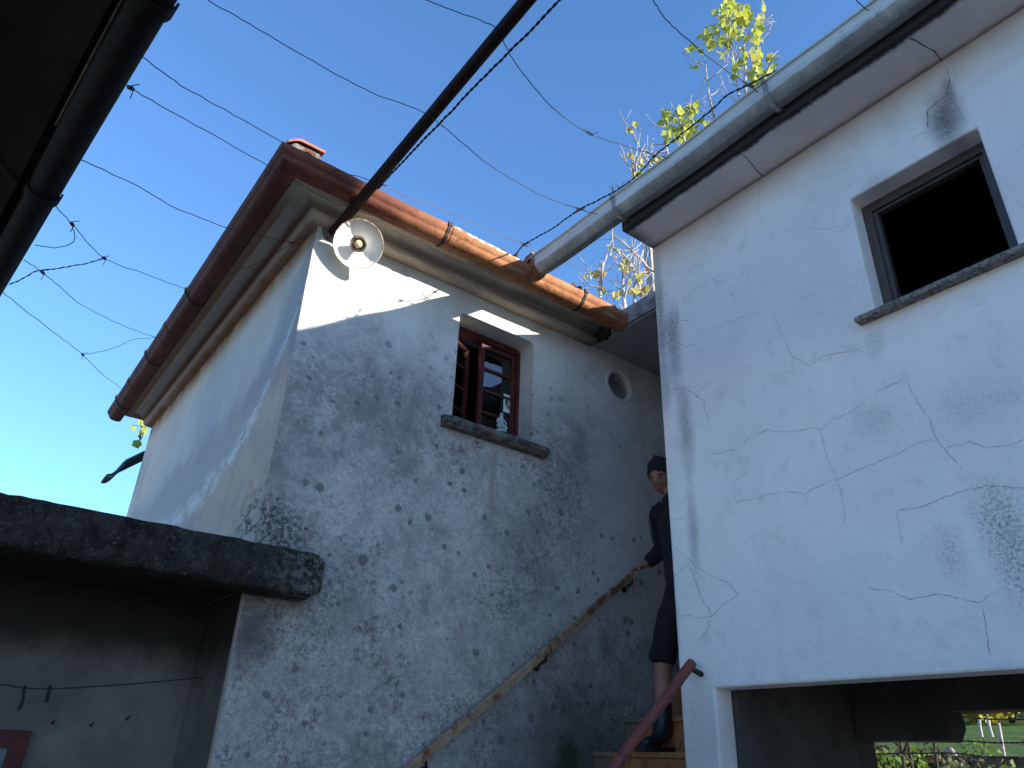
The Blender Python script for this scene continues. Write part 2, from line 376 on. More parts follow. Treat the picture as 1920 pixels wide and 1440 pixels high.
def mat_step():
    n = Nodes('ochre_step_tile')
    col = n.mix(n.ramp(n.noise(7, 6, 0.7), 0.35, 0.65), (0.40, 0.18, 0.06), (0.29, 0.12, 0.04))
    X, Y, Z = n.xyz()
    col = n.mix(n.mul(n.ramp(n.noise(11, 9, 0.82), 0.46, 0.62), 0.65), col, (0.10, 0.065, 0.035))
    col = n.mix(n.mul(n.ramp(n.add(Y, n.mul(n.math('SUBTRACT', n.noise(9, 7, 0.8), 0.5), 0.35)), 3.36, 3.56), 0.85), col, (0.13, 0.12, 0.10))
    return n.done(col, 0.6, bump=n.noise(50, 5, 0.7), bump_d=0.002)

M = dict(
    window_wall=mat_window_wall(), side_wall=mat_side_wall(), right_wall=mat_right_wall(), eaves=mat_eaves_slab(),
    cornice=mat_cornice(), tgutter=mat_terracotta_gutter(), ggutter=mat_grey_gutter(), granite=mat_granite(),
    alcove=mat_alcove(), rail=mat_rail(), redpipe=mat_red_pipe(), rustpipe=mat_rust_pipe(), glass=mat_glass(), ground=mat_ground(),
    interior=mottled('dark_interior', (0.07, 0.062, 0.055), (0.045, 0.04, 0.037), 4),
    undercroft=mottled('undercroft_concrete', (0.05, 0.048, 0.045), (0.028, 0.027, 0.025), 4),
    dimplaster=mottled('shade_toned_plaster', (0.075, 0.073, 0.07), (0.045, 0.043, 0.042), 4),  # white render darkened in colour for the undercroft shade
    tile=mottled('clay_tile', (0.34, 0.12, 0.07), (0.20, 0.07, 0.045), 9, 0.85, 0, 0.004),
    mortar=mottled('lichen_mortar', (0.28, 0.27, 0.25), (0.07, 0.068, 0.06), 40, 0.95, 0, 0.012),
    redwood=mottled('dark_red_paint', (0.105, 0.021, 0.018), (0.06, 0.015, 0.014), 11, 0.6, 0, 0.002, 6, 0.25),
    sillstone=mottled('dark_sill_stone', (0.20, 0.185, 0.16), (0.055, 0.052, 0.046), 16, 0.9, 0, 0.008),
    granite_sill=mottled('speckled_granite', (0.36, 0.34, 0.30), (0.10, 0.095, 0.085), 70, 0.8, 0, 0.006, 4),
    bronze=mottled('brown_aluminium', (0.085, 0.066, 0.052), (0.06, 0.047, 0.038), 6, 0.45, 0.0, 0.001),
    iron=mottled('rusty_iron', (0.045, 0.025, 0.02), (0.02, 0.014, 0.013), 30, 0.7, 0.2, 0.002),
    wire=mottled('dark_wire', (0.030, 0.022, 0.022), (0.018, 0.014, 0.016), 30, 0.6, 0.3, 0.0),
    copperwire=mottled('rusty_thin_wire', (0.17, 0.075, 0.04), (0.09, 0.04, 0.028), 14, 0.6, 0.2, 0.0),
    galv=mottled('galvanised_bracket', (0.36, 0.36, 0.34), (0.22, 0.22, 0.21), 25, 0.5, 0.3, 0.002),
    enamel=mottled('white_enamel', (0.76, 0.76, 0.71), (0.66, 0.65, 0.59), 8, 0.32, 0, 0.001),
    rustrim=mottled('rusty_enamel_edge', (0.62, 0.56, 0.42), (0.20, 0.09, 0.04), 22, 0.6, 0, 0.003),
    concrete=mottled('stained_concrete', (0.27, 0.265, 0.25), (0.10, 0.10, 0.095), 9, 0.95, 0, 0.008),
    moss=mottled('moss', (0.045, 0.055, 0.018), (0.02, 0.024, 0.010), 30, 1.0, 0, 0.01),
    porch=mottled('porch_plaster', (0.34, 0.335, 0.33), (0.27, 0.265, 0.26), 3, 0.9, 0, 0.003),
    stair=mat_step(),
    nosing=mottled('step_edge', (0.30, 0.15, 0.06), (0.2, 0.1, 0.05), 20, 0.6, 0, 0.002),
    blackplastic=mottled('black_gutter', (0.012, 0.011, 0.012), (0.006, 0.006, 0.006), 9, 0.75, 0, 0.004, 6, 0.2),
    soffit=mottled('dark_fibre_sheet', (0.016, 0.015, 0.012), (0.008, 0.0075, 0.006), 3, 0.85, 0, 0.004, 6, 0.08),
    rimglint=mottled('painted_rim_highlight', (0.28, 0.24, 0.13), (0.16, 0.14, 0.08), 15, 0.6, 0, 0.002),
    plate=mottled('grey_plate', (0.45, 0.47, 0.48), (0.36, 0.38, 0.39), 9, 0.6, 0, 0.001),
    crack=mottled('crack_dirt', (0.19, 0.18, 0.17), (0.30, 0.29, 0.28), 40, 0.95, 0, 0.0),
    darkcrack=mottled('open_crack', (0.085, 0.075, 0.066), (0.17, 0.15, 0.13), 40, 0.95, 0, 0.0),
    bark=mottled('pale_bark', (0.46, 0.42, 0.38), (0.26, 0.225, 0.20), 20, 0.85, 0, 0.004),
    darkbark=mottled('dark_bark', (0.035, 0.028, 0.022), (0.018, 0.015, 0.012), 14, 0.9, 0, 0.008),
    leaf=mat_leaf('autumn_leaf', (0.47, 0.48, 0.07), (0.30, 0.38, 0.05), (0.62, 0.50, 0.20), 0.5),
    paleleaf=mat_leaf('pale_autumn_leaf', (0.62, 0.54, 0.20), (0.42, 0.42, 0.09), (0.40, 0.19, 0.07), 0.5),
    bush=mat_leaf('bush_leaf', (0.17, 0.25, 0.035), (0.09, 0.155, 0.025), None, 0.4),
    darkbush=mat_leaf('dark_bush_leaf', (0.045, 0.06, 0.018), (0.075, 0.07, 0.03), (0.11, 0.075, 0.035), 0.3),
    yellowleaf=mat_leaf('yellow_leaf', (0.42, 0.33, 0.03), (0.28, 0.27, 0.03), None, 0.4),
    postwood=mottled('grey_post', (0.42, 0.39, 0.36), (0.26, 0.24, 0.22), 12, 0.9, 0, 0.004),
    terrace=mottled('dark_terrace_stone', (0.10, 0.09, 0.065), (0.045, 0.042, 0.032), 3, 0.95, 0, 0.03),
    rock=mottled('pale_rock', (0.26, 0.25, 0.23), (0.16, 0.155, 0.145), 5, 0.9, 0, 0.02),
    skin=mottled('skin', (0.40, 0.20, 0.135), (0.33, 0.155, 0.105), 10, 0.55, 0, 0.001),
    hair=mottled('dark_hair', (0.014, 0.011, 0.010), (0.026, 0.020, 0.017), 90, 0.6, 0, 0.004),
    hoodie=mottled('navy_black_cloth', (0.011, 0.012, 0.018), (0.017, 0.018, 0.026), 50, 0.9, 0, 0.003),
    shorts=mottled('black_cloth', (0.010, 0.010, 0.012), (0.015, 0.015, 0.017), 50, 0.9, 0, 0.003),
    boot=mottled('black_leather', (0.012, 0.012, 0.014), (0.020, 0.020, 0.022), 20, 0.45, 0, 0.002),
    sole=mottled('black_rubber', (0.010, 0.010, 0.010), (0.016, 0.016, 0.016), 20, 0.8, 0, 0.002),
    eyewhite=mottled('eye_white', (0.30, 0.26, 0.24), (0.24, 0.21, 0.19), 20, 0.3, 0, 0.0),
    lips=mottled('lips', (0.32, 0.12, 0.10), (0.27, 0.10, 0.085), 20, 0.5, 0, 0.0),
    card=mottled('white_card', (0.66, 0.69, 0.72), (0.60, 0.63, 0.66), 20, 0.6, 0, 0.0),
    oval=mottled('dark_print', (0.12, 0.07, 0.05), (0.07, 0.05, 0.045), 60, 0.6, 0, 0.0),
    portrait=mottled('pale_print', (0.42, 0.33, 0.30), (0.30, 0.24, 0.24), 50, 0.6, 0, 0.0),
    gold=mottled('yellow_print', (0.42, 0.36, 0.07), (0.32, 0.28, 0.06), 50, 0.6, 0, 0.0),
    statue=mottled('pale_blue_plaster', (0.46, 0.54, 0.53), (0.32, 0.40, 0.40), 60, 0.7, 0, 0.004),
    peg=mottled('dark_green_peg', (0.010, 0.014, 0.014), (0.008, 0.010, 0.010), 20, 0.8, 0, 0.0),
    bulb=mottled('amber_glass', (0.62, 0.50, 0.30), (0.50, 0.38, 0.22), 20, 0.12, 0, 0.0),
    darksheet=mottled('dark_green_sheet', (0.022, 0.030, 0.028), (0.014, 0.02, 0.018), 12, 0.5, 0.2, 0.003),
    opposite=mottled('grey_render', (0.22, 0.215, 0.205), (0.17, 0.165, 0.16), 2, 0.9, 0, 0.004),
    bluepane=mottled('blue_grey_pane', (0.05, 0.09, 0.14), (0.16, 0.19, 0.19), 9, 0.5, 0, 0.0),
    litter=mottled('dead_leaf_litter', (0.16, 0.06, 0.035), (0.07, 0.03, 0.02), 30, 0.9, 0, 0.004),
)
def chrome():
    n = Nodes('chrome'); return n.done((0.75, 0.75, 0.74), 0.12, 1.0)
M['chrome'] = chrome()

# ------------------------------------------------------------------ mesh helpers
class MB:
    def __init__(self): self.v = []; self.f = []
    def add(self, vs, fs):
        o = len(self.v); self.v += [tuple(p) for p in vs]; self.f += [tuple(i + o for i in f) for f in fs]; return self
    def box(self, a, b):
        x0, y0, z0 = a; x1, y1, z1 = b
        vs = [(x0, y0, z0), (x1, y0, z0), (x1, y1, z0), (x0, y1, z0), (x0, y0, z1), (x1, y0, z1), (x1, y1, z1), (x0, y1, z1)]
        return self.add(vs, [(0, 3, 2, 1), (4, 5, 6, 7), (0, 1, 5, 4), (1, 2, 6, 5), (2, 3, 7, 6), (3, 0, 4, 7)])
    def bar(self, p, q, w, h, up=Vector((0, 0, 1))):
        """box-section bar from p to q, w across, h along the given up vector"""
        p, q = Vector(p), Vector(q); d = (q - p).normalized(); s = d.cross(up).normalized(); u = s.cross(d).normalized()
        vs = []
        for c in (p, q):
            for a, b in ((-1, -1), (1, -1), (1, 1), (-1, 1)): vs.append(c + s * (a * w / 2) + u * (b * h / 2))
        return self.add(vs, [(0, 1, 2, 3), (7, 6, 5, 4), (0, 4, 5, 1), (1, 5, 6, 2), (2, 6, 7, 3), (3, 7, 4, 0)])
    def tube(self, pts, r, n=8, caps=True):
        pts = [Vector(p) for p in pts]; rs = r if isinstance(r, (list, tuple)) else [r] * len(pts)
        rings = []; ref = None
        for i, p in enumerate(pts):
            d = (pts[min(i + 1, len(pts) - 1)] - pts[max(i - 1, 0)]).normalized()
            if ref is None: ref = d.orthogonal().normalized()
            s = (ref - d * ref.dot(d))
            s = s.normalized() if s.length > 1e-6 else d.orthogonal().normalized()
            ref = s; u = d.cross(s)
            rings.append([p + (s * math.cos(2 * math.pi * k / n) + u * math.sin(2 * math.pi * k / n)) * rs[i] for k in range(n)])
        vs = [q for ring in rings for q in ring]; fs = []
        for i in range(len(pts) - 1):
            for k in range(n):
                k2 = (k + 1) % n; fs.append((i * n + k, i * n + k2, (i + 1) * n + k2, (i + 1) * n + k))
        if caps: fs += [tuple(range(n - 1, -1, -1)), tuple(range((len(pts) - 1) * n, len(pts) * n))]
        return self.add(vs, fs)
    def lathe(self, prof, c, axis, n=32):
        """revolve (radius, height) points about an axis through c"""
        axis = Vector(axis).normalized(); s = axis.orthogonal().normalized(); u = axis.cross(s); c = Vector(c)
        vs = [c + axis * h + (s * math.cos(2 * math.pi * k / n) + u * math.sin(2 * math.pi * k / n)) * r for r, h in prof for k in range(n)]
        fs = [(i * n + k, i * n + (k + 1) % n, (i + 1) * n + (k + 1) % n, (i + 1) * n + k) for i in range(len(prof) - 1) for k in range(n)]
        return self.add(vs, fs)
    def sweep(self, sections, closed=True, caps=True):
        """join equal-length rings of points"""
        m = len(sections[0]); vs = [p for s in sections for p in s]; fs = []
        for i in range(len(sections) - 1):
            for k in range(m if closed else m - 1):
                k2 = (k + 1) % m; fs.append((i * m + k, i * m + k2, (i + 1) * m + k2, (i + 1) * m + k))
        if caps and closed: fs += [tuple(range(m - 1, -1, -1)), tuple(range((len(sections) - 1) * m, len(sections) * m))]
        return self.add(vs, fs)
    def plate(self, outer, holes, to3, t0, t1):
        """flat plate with holes: outlines in (u, v), to3(u, v, depth) -> point"""
        loops = [outer] + holes
        tris = tessellate_polygon([[Vector((u, v, 0)) for u, v in lp] for lp in loops])
        flat = [q for lp in loops for q in lp]; N = len(flat)
        vs = [to3(u, v, t0) for u, v in flat] + [to3(u, v, t1) for u, v in flat]
        fs = [tuple(t) for t in tris] + [tuple(i + N for i in reversed(t)) for t in tris]
        o = 0
        for lp in loops:
            m = len(lp)
            for k in range(m): fs.append((o + k, o + (k + 1) % m, N + o + (k + 1) % m, N + o + k))
            o += m
        return self.add(vs, fs)
    def ball(self, c, r, n=12, m=8):
        c = Vector(c); r = r if isinstance(r, (tuple, list)) else (r, r, r)
        vs = []; fs = []
        for i in range(m + 1):
            t = math.pi * i / m
            for k in range(n):
                a = 2 * math.pi * k / n
                vs.append(c + Vector((r[0] * math.sin(t) * math.cos(a), r[1] * math.sin(t) * math.sin(a), r[2] * math.cos(t))))
        for i in range(m):
            for k in range(n): fs.append((i * n + k, (i + 1) * n + k, (i + 1) * n + (k + 1) % n, i * n + (k + 1) % n))
        return self.add(vs, fs)
    def mesh(self, name):
        me = bpy.data.meshes.new(name); me.from_pydata(self.v, [], self.f)
        bm = bmesh.new(); bm.from_mesh(me)
        bmesh.ops.remove_doubles(bm, verts=bm.verts, dist=1e-5)
        bmesh.ops.recalc_face_normals(bm, faces=bm.faces)
        bm.to_mesh(me); bm.free(); return me
    def build(self, name, mat, parent=None, smooth=None, bevel=0.0, segs=2, fix=True):
        if fix: me = self.mesh(name)
        else: me = bpy.data.meshes.new(name); me.from_pydata(self.v, [], self.f)
        o = bpy.data.objects.new(name, me); COL.objects.link(o)
        me.materials.append(M[mat] if isinstance(mat, str) else mat)
        if smooth is not None:
            me.polygons.foreach_set('use_smooth', [True] * len(me.polygons))
            if smooth < 3.1:
                me.set_sharp_from_angle(angle=smooth)
        if bevel:
            b = o.modifiers.new('edge', 'BEVEL'); b.width = bevel; b.segments = segs; b.limit_method = 'ANGLE'; b.angle_limit = 0.6
        if parent is not None: attach(o, parent)
        return o
def attach(o, parent):
    o.parent = parent
    o.matrix_parent_inverse = world_of(parent).inverted()
def world_of(o):
    m = o.matrix_basis.copy()
    if o.parent is not None: m = world_of(o.parent) @ o.matrix_parent_inverse @ m
    return m
def tag(o, label, cat, group=None):
    o['label'] = label; o['category'] = cat
    if group: o['group'] = group
    return o
def thing(name, label, cat, loc, group=None):
    o = bpy.data.objects.new(name, None); COL.objects.link(o); o.location = loc; o.empty_display_size = 0.2
    return tag(o, label, cat, group)
def structure(o): o['kind'] = 'structure'; return o
def rough_up(o, amp, scale, seed=0.0):
    me = o.data
    for v in me.vertices:
        p = Vector(v.co)
        n = noise.noise_vector(p * scale + Vector((seed, seed * 2, seed * 3)))
        n2 = noise.noise_vector(p * scale * 3.1 + Vector((seed, seed * 2, seed * 3)))
        v.co = p + n * amp + n2 * amp * 0.45
def smooth_path(pts, k=6):
    """Catmull-Rom through the points"""
    P = [Vector(p) for p in pts]; P = [P[0] * 2 - P[1]] + P + [P[-1] * 2 - P[-2]]; out = []
    for i in range(1, len(P) - 2):
        a, b, c, d = P[i - 1:i + 3]
        for j in range(k):
            t = j / k
            out.append(0.5 * ((2 * b) + (c - a) * t + (2 * a - 5 * b + 4 * c - d) * t * t + (3 * b - a - 3 * c + d) * t ** 3))
    out.append(P[-2]); return out

# ------------------------------------------------------------------ ground
def ground_h(x, y):
    if x < 10.4: h = 0.0
    elif x < 10.8: h = 1.9 * (x - 10.4) / 0.4
    else: h = 1.9
    if x > 10.8: h += 0.078 * min(x - 10.8, 32)
    if x > 42.8: h += 0.22 * min(x - 42.8, 60)
    if x > 10.8: h += 0.25 * noise.noise(Vector((x * 0.13, y * 0.13, 0))) + 0.5 * noise.noise(Vector((x * 0.03, y * 0.03, 4)))
    return h
xs = [-600, -200, -60, -20, -8, 0, 4, 8, 10.4, 10.8, 12, 14, 16, 18, 20, 23, 26, 30, 34, 38, 42, 46, 52, 60, 75, 100, 160, 300, 600]
ys = [-600, -200, -80, -40, -20, -10, -5, 0, 3, 6, 9, 12, 15, 18, 21, 24, 28, 32, 38, 46, 60, 90, 200, 600]
g = MB(); g.add([(x, y, ground_h(x, y)) for x in xs for y in ys],
    [(i * len(ys) + j, (i + 1) * len(ys) + j, (i + 1) * len(ys) + j + 1, i * len(ys) + j + 1) for i in range(len(xs) - 1) for j in range(len(ys) - 1)])
structure(g.build('ground', 'ground'))

# ------------------------------------------------------------------ the house with the window
X0, Y0 = 1.115, 3.6
house = thing('limewashed_house', 'old limewashed house with red window, moulded eaves and lichen grey wall', 'house', (3.3, 5.6, 0))
def rrect(u0, v0, u1, v1, r=0.03, k=4, low=False):
    pts = []
    for cu, cv, a0, rr in ((u1 - r, v1 - r, 0, 1), (u0 + r, v1 - r, 90, 1)):
        for j in range(k + 1):
            a = math.radians(a0 + 90 * j / k); pts.append((cu + r * math.cos(a), cv + r * math.sin(a)))
    return pts + [(u0, v0), (u1, v0)]
WX0, WX1, WZ0, WZ1 = 2.168, 2.800, 3.518, 4.312
OCX, OCZ, OCR = 3.640, 4.250, 0.115
circ = [(OCX + OCR * math.cos(2 * math.pi * k / 32), OCZ + OCR * math.sin(2 * math.pi * k / 32)) for k in range(32)]
w = MB()
w.plate([(X0, 0), (6.0, 0), (6.0, 4.62), (X0, 4.62)], [rrect(WX0, WZ0, WX1, WZ1, 0.045), circ], lambda u, v, t: (u, Y0 + t, v), 0.0, 0.34)
front_wall = w.build('front_wall', 'window_wall', house, bevel=0.012)
w = MB(); w.plate([(Y0 + 0.34, 0), (7.58, 0), (7.58, 4.62), (Y0 + 0.34, 4.62)], [], lambda u, v, t: (X0 + t, u, v), 0.0, 0.34)
side_wall = w.build('side_wall', 'side_wall', house)
# a thin skin of limewash carries the side wall right up to the corner
w = MB(); w.plate([(Y0 + 0.002, 0), (7.58, 0), (7.58, 4.62), (Y0 + 0.002, 4.62)], [], lambda u, v, t: (X0 + t, u, v), -0.003, -0.0005)
w.build('limewash_coat', 'side_wall', house)
MB().box((X0 + 0.34, 7.24, 0), (6.0, 7.58, 4.62)).build('rear_wall', 'side_wall', house)
MB().box((5.66, Y0 + 0.34, 0), (6.0, 7.24, 4.62)).build('end_wall', 'side_wall', house)
MB().box((X0 + 0.34, Y0 + 0.34, 2.4), (5.66, 7.24, 2.6)).build('upper_floor', 'interior', house)
MB().box((X0 + 0.34, Y0 + 0.34, 4.50), (5.66, 7.24, 4.60)).build('ceiling', 'interior', house)
w = MB(); w.box((X0 + 0.342, 5.2, 2.6), (5.65, 5.25, 4.5)); w.build('inner_partition', 'interior', house)
# oculus: ring moulding and a recessed disc
o = MB(); o.lathe([(OCR + 0.034, 0.0), (OCR + 0.032, 0.006), (OCR + 0.020, 0.010), (OCR + 0.006, 0.008), (OCR - 0.004, 0.0), (OCR - 0.004, -0.05)], (OCX, Y0 - 0.001, OCZ), (0, -1, 0), 40)
oc = o.build('round_vent_surround', 'window_wall', house, smooth=0.8)
o = MB(); o.lathe([(0.001, -0.040), (OCR * 0.7, -0.038), (OCR - 0.003, -0.032)], (OCX, Y0, OCZ), (0, -1, 0), 32)
o.build('vent_disc', 'concrete', oc, smooth=0.8)

# cornice and gutter follow the eaves round the corner
def eave_path(o_, z, extra=0.0):
    return [(X0 - o_, 7.60 + extra, z), (X0 - o_, Y0 - o_, z), (3.345 + extra, Y0 - o_, z)]
def eave_sections(profile, extra=0.0, ny=30, nx=18, sag=0.0, extra_x=0.0):
    secs = []
    for i in range(ny + 1):
        secs.append([Vector((X0 - o_, (7.60 + extra) + (Y0 - o_ - 7.60 - extra) * i / ny, z + sag * math.sin(i * 1.1) * 0.6)) for o_, z in profile])
    for i in range(1, nx + 1):
        secs.append([Vector(((X0 - o_) + (3.345 + extra_x - X0 + o_) * i / nx, Y0 - o_, z + sag * math.sin(i * 0.9) - sag * 2.0 * (i / nx) ** 2)) for o_, z in profile])
    return secs
prof = [(0.0, 4.486), (0.050, 4.488), (0.074, 4.496), (0.086, 4.510), (0.088, 4.524), (0.080, 4.532), (0.080, 4.548)]
for k in range(9):
    t = k / 8; prof.append((0.084 + 0.105 * t, 4.550 + 0.046 * math.sin(t * math.pi * 0.62)))
prof += [(0.196, 4.572), (0.200, 4.546), (0.206, 4.540), (0.258, 4.540), (0.264, 4.548), (0.264, 4.628), (0.0, 4.628)]
c = MB(); c.sweep(eave_sections(prof)); c.build('cornice', 'cornice', house, smooth=0.7)
GC, GZ, GR = 0.334, 4.588, 0.070
g_out = [(0.398, 4.600), (0.408, 4.598), (0.410, 4.588), (0.409, 4.576), (0.405, 4.564), (0.399, 4.554), (0.392, 4.547), (0.386, 4.542), (0.383, 4.535), (0.378, 4.524), (0.367, 4.514), (0.349, 4.506), (0.325, 4.502), (0.298, 4.502), (0.278, 4.508), (0.269, 4.520), (0.267, 4.540), (0.267, 4.596)]
gcx, gcz = 0.335, 4.565
def g_off(d): return [(a + (gcx - a) / max(1e-6, math.hypot(gcx - a, gcz - b)) * d, b + (gcz - b) / max(1e-6, math.hypot(gcx - a, gcz - b)) * d) for a, b in g_out]
gp = g_out + list(reversed(g_off(0.006)))
gut = MB(); gut.sweep(eave_sections(gp, 0.10, 30, 18, 0.004, 0.03)); gutter = gut.build('gutter', 'tgutter', house, smooth=0.7)
e = MB(); e.sweep([[(X0 - o_, 7.702, z) for o_, z in g_out], [(X0 - o_, 7.708, z) for o_, z in g_out]]); e.build('end_cap', 'tgutter', gutter)
e = MB(); e.sweep([[(3.376, Y0 - o_, z - 0.004) for o_, z in g_out], [(3.382, Y0 - o_, z - 0.004) for o_, z in g_out]]); e.build('end_cap', 'tgutter', gutter)
def collar(p, d, off, thick, half, mat, name, parent):
    """strap hugging the gutter profile at p, running across direction d"""
    d = Vector(d); secs = []
    for (a, b), (a2, b2) in zip(g_off(-off), g_off(-off - thick)):
        pt = lambda q, z: Vector((X0 - q, p[1], z)) if abs(d.y) > 0.5 else Vector((p[0], Y0 - q, z))
        u, w_ = pt(a, b), pt(a2, b2); secs.append([u - d * half, u + d * half, w_ + d * half, w_ - d * half])
    return MB().sweep(secs).build(name, mat, parent, smooth=0.7)
for py in (5.02, 6.20, 7.32):
    b = collar((X0 - GC, py, GZ), (0, 1, 0), 0.001, 0.006, 0.010, 'iron', 'gutter_bracket', gutter)
    MB().box((X0 - GC - GR - 0.014, py - 0.012, GZ - 0.006), (X0 - GC - GR - 0.001, py + 0.012, GZ + 0.024)).build('bracket_hook', 'iron', b)
for py in (5.62, 6.85):
    collar((X0 - GC, py, GZ), (0, 1, 0), 0.001, 0.003, 0.035, 'tgutter', 'gutter_sleeve', gutter)
for px_ in (1.795, 2.93):
    b = collar((px_, Y0 - GC, GZ - 0.001), (1, 0, 0), 0.001, 0.007, 0.010, 'iron', 'gutter_bracket', gutter)
    MB().box((px_ - 0.012, Y0 - GC - GR - 0.018, GZ - 0.010), (px_ + 0.016, Y0 - GC - GR - 0.001, GZ + 0.022)).build('bracket_hook', 'iron', b)
collar((1.862, Y0 - GC, GZ - 0.001), (1, 0, 0), 0.001, 0.005, 0.038, 'tgutter', 'gutter_sleeve', gutter)
# broken mortar lip on the eaves tiles behind the gutter
# hip roof
r = MB(); oz = 4.63; ev = 0.25; rx0, rx1, ry0, ry1 = X0 - ev, 6.2, Y0 - ev, 7.58 + ev
hz = 5.55; hr = 2.1
r.add([(rx0, ry0, oz), (rx1, ry0, oz), (rx1, ry1, oz), (rx0, ry1, oz), (rx0 + hr, (ry0 + ry1) / 2, hz), (rx1 - hr, (ry0 + ry1) / 2, hz)],
      [(0, 1, 5, 4), (1, 2, 5), (2, 3, 4, 5), (3, 0, 4), (3, 2, 1, 0)])
roof = r.build('roof', 'tile', house)
def barrel(p, q, r0, r1, mat, name, parent, n=10):
    p, q = Vector(p), Vector(q); d = (q - p).normalized(); s = d.cross(Vector((0, 0, 1))).normalized(); u = s.cross(d); secs = []
    for cpt, rr in ((p, r0), (q, r1)):
        ring = [cpt + (s * math.cos(math.pi * k / n) + u * math.sin(math.pi * k / n)) * rr for k in range(n + 1)]
        ring += [cpt + (s * math.cos(math.pi * k / n) + u * math.sin(math.pi * k / n)) * (rr - 0.014) for k in range(n, -1, -1)]
        secs.append(ring)
    return MB().sweep(secs).build(name, mat, parent, smooth=0.7)
hip_dir = Vector((rx0 + hr, (ry0 + ry1) / 2, hz)) - Vector((rx0, ry0, oz)); hl = hip_dir.length; hip_dir.normalize()
base = Vector((rx0, ry0, oz)) + Vector((0, 0, 0.03))
for k in range(9):
    a = base + hip_dir * (0.02 + 0.30 * k) + Vector((0, 0, 0.012 * (k % 2)))
    barrel(a, a + hip_dir * 0.36, 0.095, 0.080, 'tile', 'hip_tile', roof)
mo = MB(); secs = []
for i in range(13):
    x = 0.800 + 0.182 * i / 12; q = 0.86 if i in (0, 12) else 1.0
    secs.append([Vector((x, 3.43 + 0.075 * q * ca, 4.715 + 0.098 * q * sa)) for ca, sa in [(math.copysign(abs(math.cos(t)) ** 0.35, math.cos(t)), math.copysign(abs(math.sin(t)) ** 0.35, math.sin(t))) for t in [2 * math.pi * k / 24 for k in range(24)]]])
mo.sweep(secs); mo_o = mo.build('mortar_bed', 'mortar', roof, smooth=3.2); rough_up(mo_o, 0.007, 30)
cp = MB(); secs = []
for i in range(11):
    x = 0.772 + 0.222 * i / 10; dr = -0.050 * max(0, (0.84 - x) / 0.068) ** 1.3
    secs.append([Vector((x, y_, 4.822 + dr + h_)) for y_, h_ in ((3.335, -0.022), (3.335, -0.004), (3.36, 0.012), (3.43, 0.022), (3.50, 0.012), (3.525, -0.004), (3.525, -0.022), (3.50, -0.006), (3.43, 0.002), (3.36, -0.006))])
cp.sweep(secs); cp.build('cap_tile', 'tile', roof, smooth=0.7)
# eaves course of barrel tiles
for k in range(14):
    xx = 1.28 + 0.17 * k
    a = Vector((xx, ry0 - 0.015, oz + 0.005)); sl = Vector((0, 1.0, (hz - oz) / ((ry1 - ry0) / 2))).normalized()
    barrel(a, a + sl * 0.4, 0.072, 0.060, 'tile', 'eaves_tile', roof, 8)

# window of the house
win = bpy.data.objects.new('window', None); COL.objects.link(win); win.location = (2.48, 3.76, 3.54); attach_loc = win.location.copy()
win.parent = house; win.matrix_parent_inverse = Matrix.Translation(-house.location)
FY = Y0 + 0.155
f = MB(); f.plate([(WX0 - 0.01, WZ0 - 0.01), (WX1 + 0.01, WZ0 - 0.01), (WX1 + 0.01, WZ1 + 0.01), (WX0 - 0.01, WZ1 + 0.01)],
    [[(WX0 + 0.022, WZ0 + 0.03), (WX1 - 0.022, WZ0 + 0.03), (WX1 - 0.022, WZ1 - 0.045), (WX0 + 0.022, WZ1 - 0.045)]], lambda u, v, t: (u, FY + t, v), 0.0, 0.07)
f.build('window_frame', 'redwood', win, bevel=0.004)
def sash(hx, width, z0, z1, ang, name):
    """casement with four panes hinged at hx; a positive ang opens it inwards"""
    d = Vector((math.cos(ang), math.sin(ang), 0)) if width > 0 else Vector((-math.cos(ang), math.sin(ang), 0))
    W_ = abs(width); nrm = Vector((0, 0, 1)).cross(d)
    to3 = lambda u, v, t: Vector((hx, FY + 0.022, 0)) + d * u + Vector((0, 0, v)) + Vector((-d.y, d.x, 0)) * (t if width > 0 else -t)
    st, mu = 0.034, 0.018; rows = 4; h = (z1 - z0 - 2 * st - 3 * mu) / rows; holes = []
    for k in range(rows):
        v0 = z0 + st + k * (h + mu); holes.append([(st, v0), (W_ - st, v0), (W_ - st, v0 + h), (st, v0 + h)])
    m = MB(); m.plate([(0, z0), (W_, z0), (W_, z1), (0, z1)], holes, to3, 0.0, 0.034)
    so = m.build(name, 'redwood', win, bevel=0.003)
    for hh in holes:
        p = MB(); p.plate([(u + (0.004 if u < W_ / 2 else -0.004) * -1, v) for u, v in hh], [], to3, 0.014, 0.018); p.build('pane', 'glass', so)
    return so, to3
sz0, sz1 = WZ0 + 0.032, WZ1 - 0.047; sw = (WX1 - WX0 - 0.046) / 2
sash(WX0 + 0.023, sw - 0.002, sz0, sz1, math.radians(24), 'casement_sash')
rs, rs3 = sash(WX1 - 0.023, -(sw + 0.012), sz0, sz1, 0.0, 'casement_sash')
# stone sill
s = MB(); secs = []
for i in range(25):
    t = i / 24; xx = 2.088 + (2.905 - 2.088) * t
    e_ = 0.012 if i in (0, 24) else 0.0
    ring = [(xx, Y0 - 0.001, 3.516), (xx, Y0 - 0.055 + e_, 3.512)]
    for k in range(7):
        a = math.radians(80 - 170 * k / 6); ring.append((xx, Y0 - 0.056 + e_ - 0.026 * math.cos(a), 3.485 + 0.026 * math.sin(a)))
    ring += [(xx, Y0 - 0.050, 3.450), (xx, Y0 - 0.001, 3.444)]
    secs.append([Vector(p) for p in ring])
s.sweep(secs); so = s.build('window_sill', 'sillstone', house, smooth=0.8); rough_up(so, 0.004, 22)

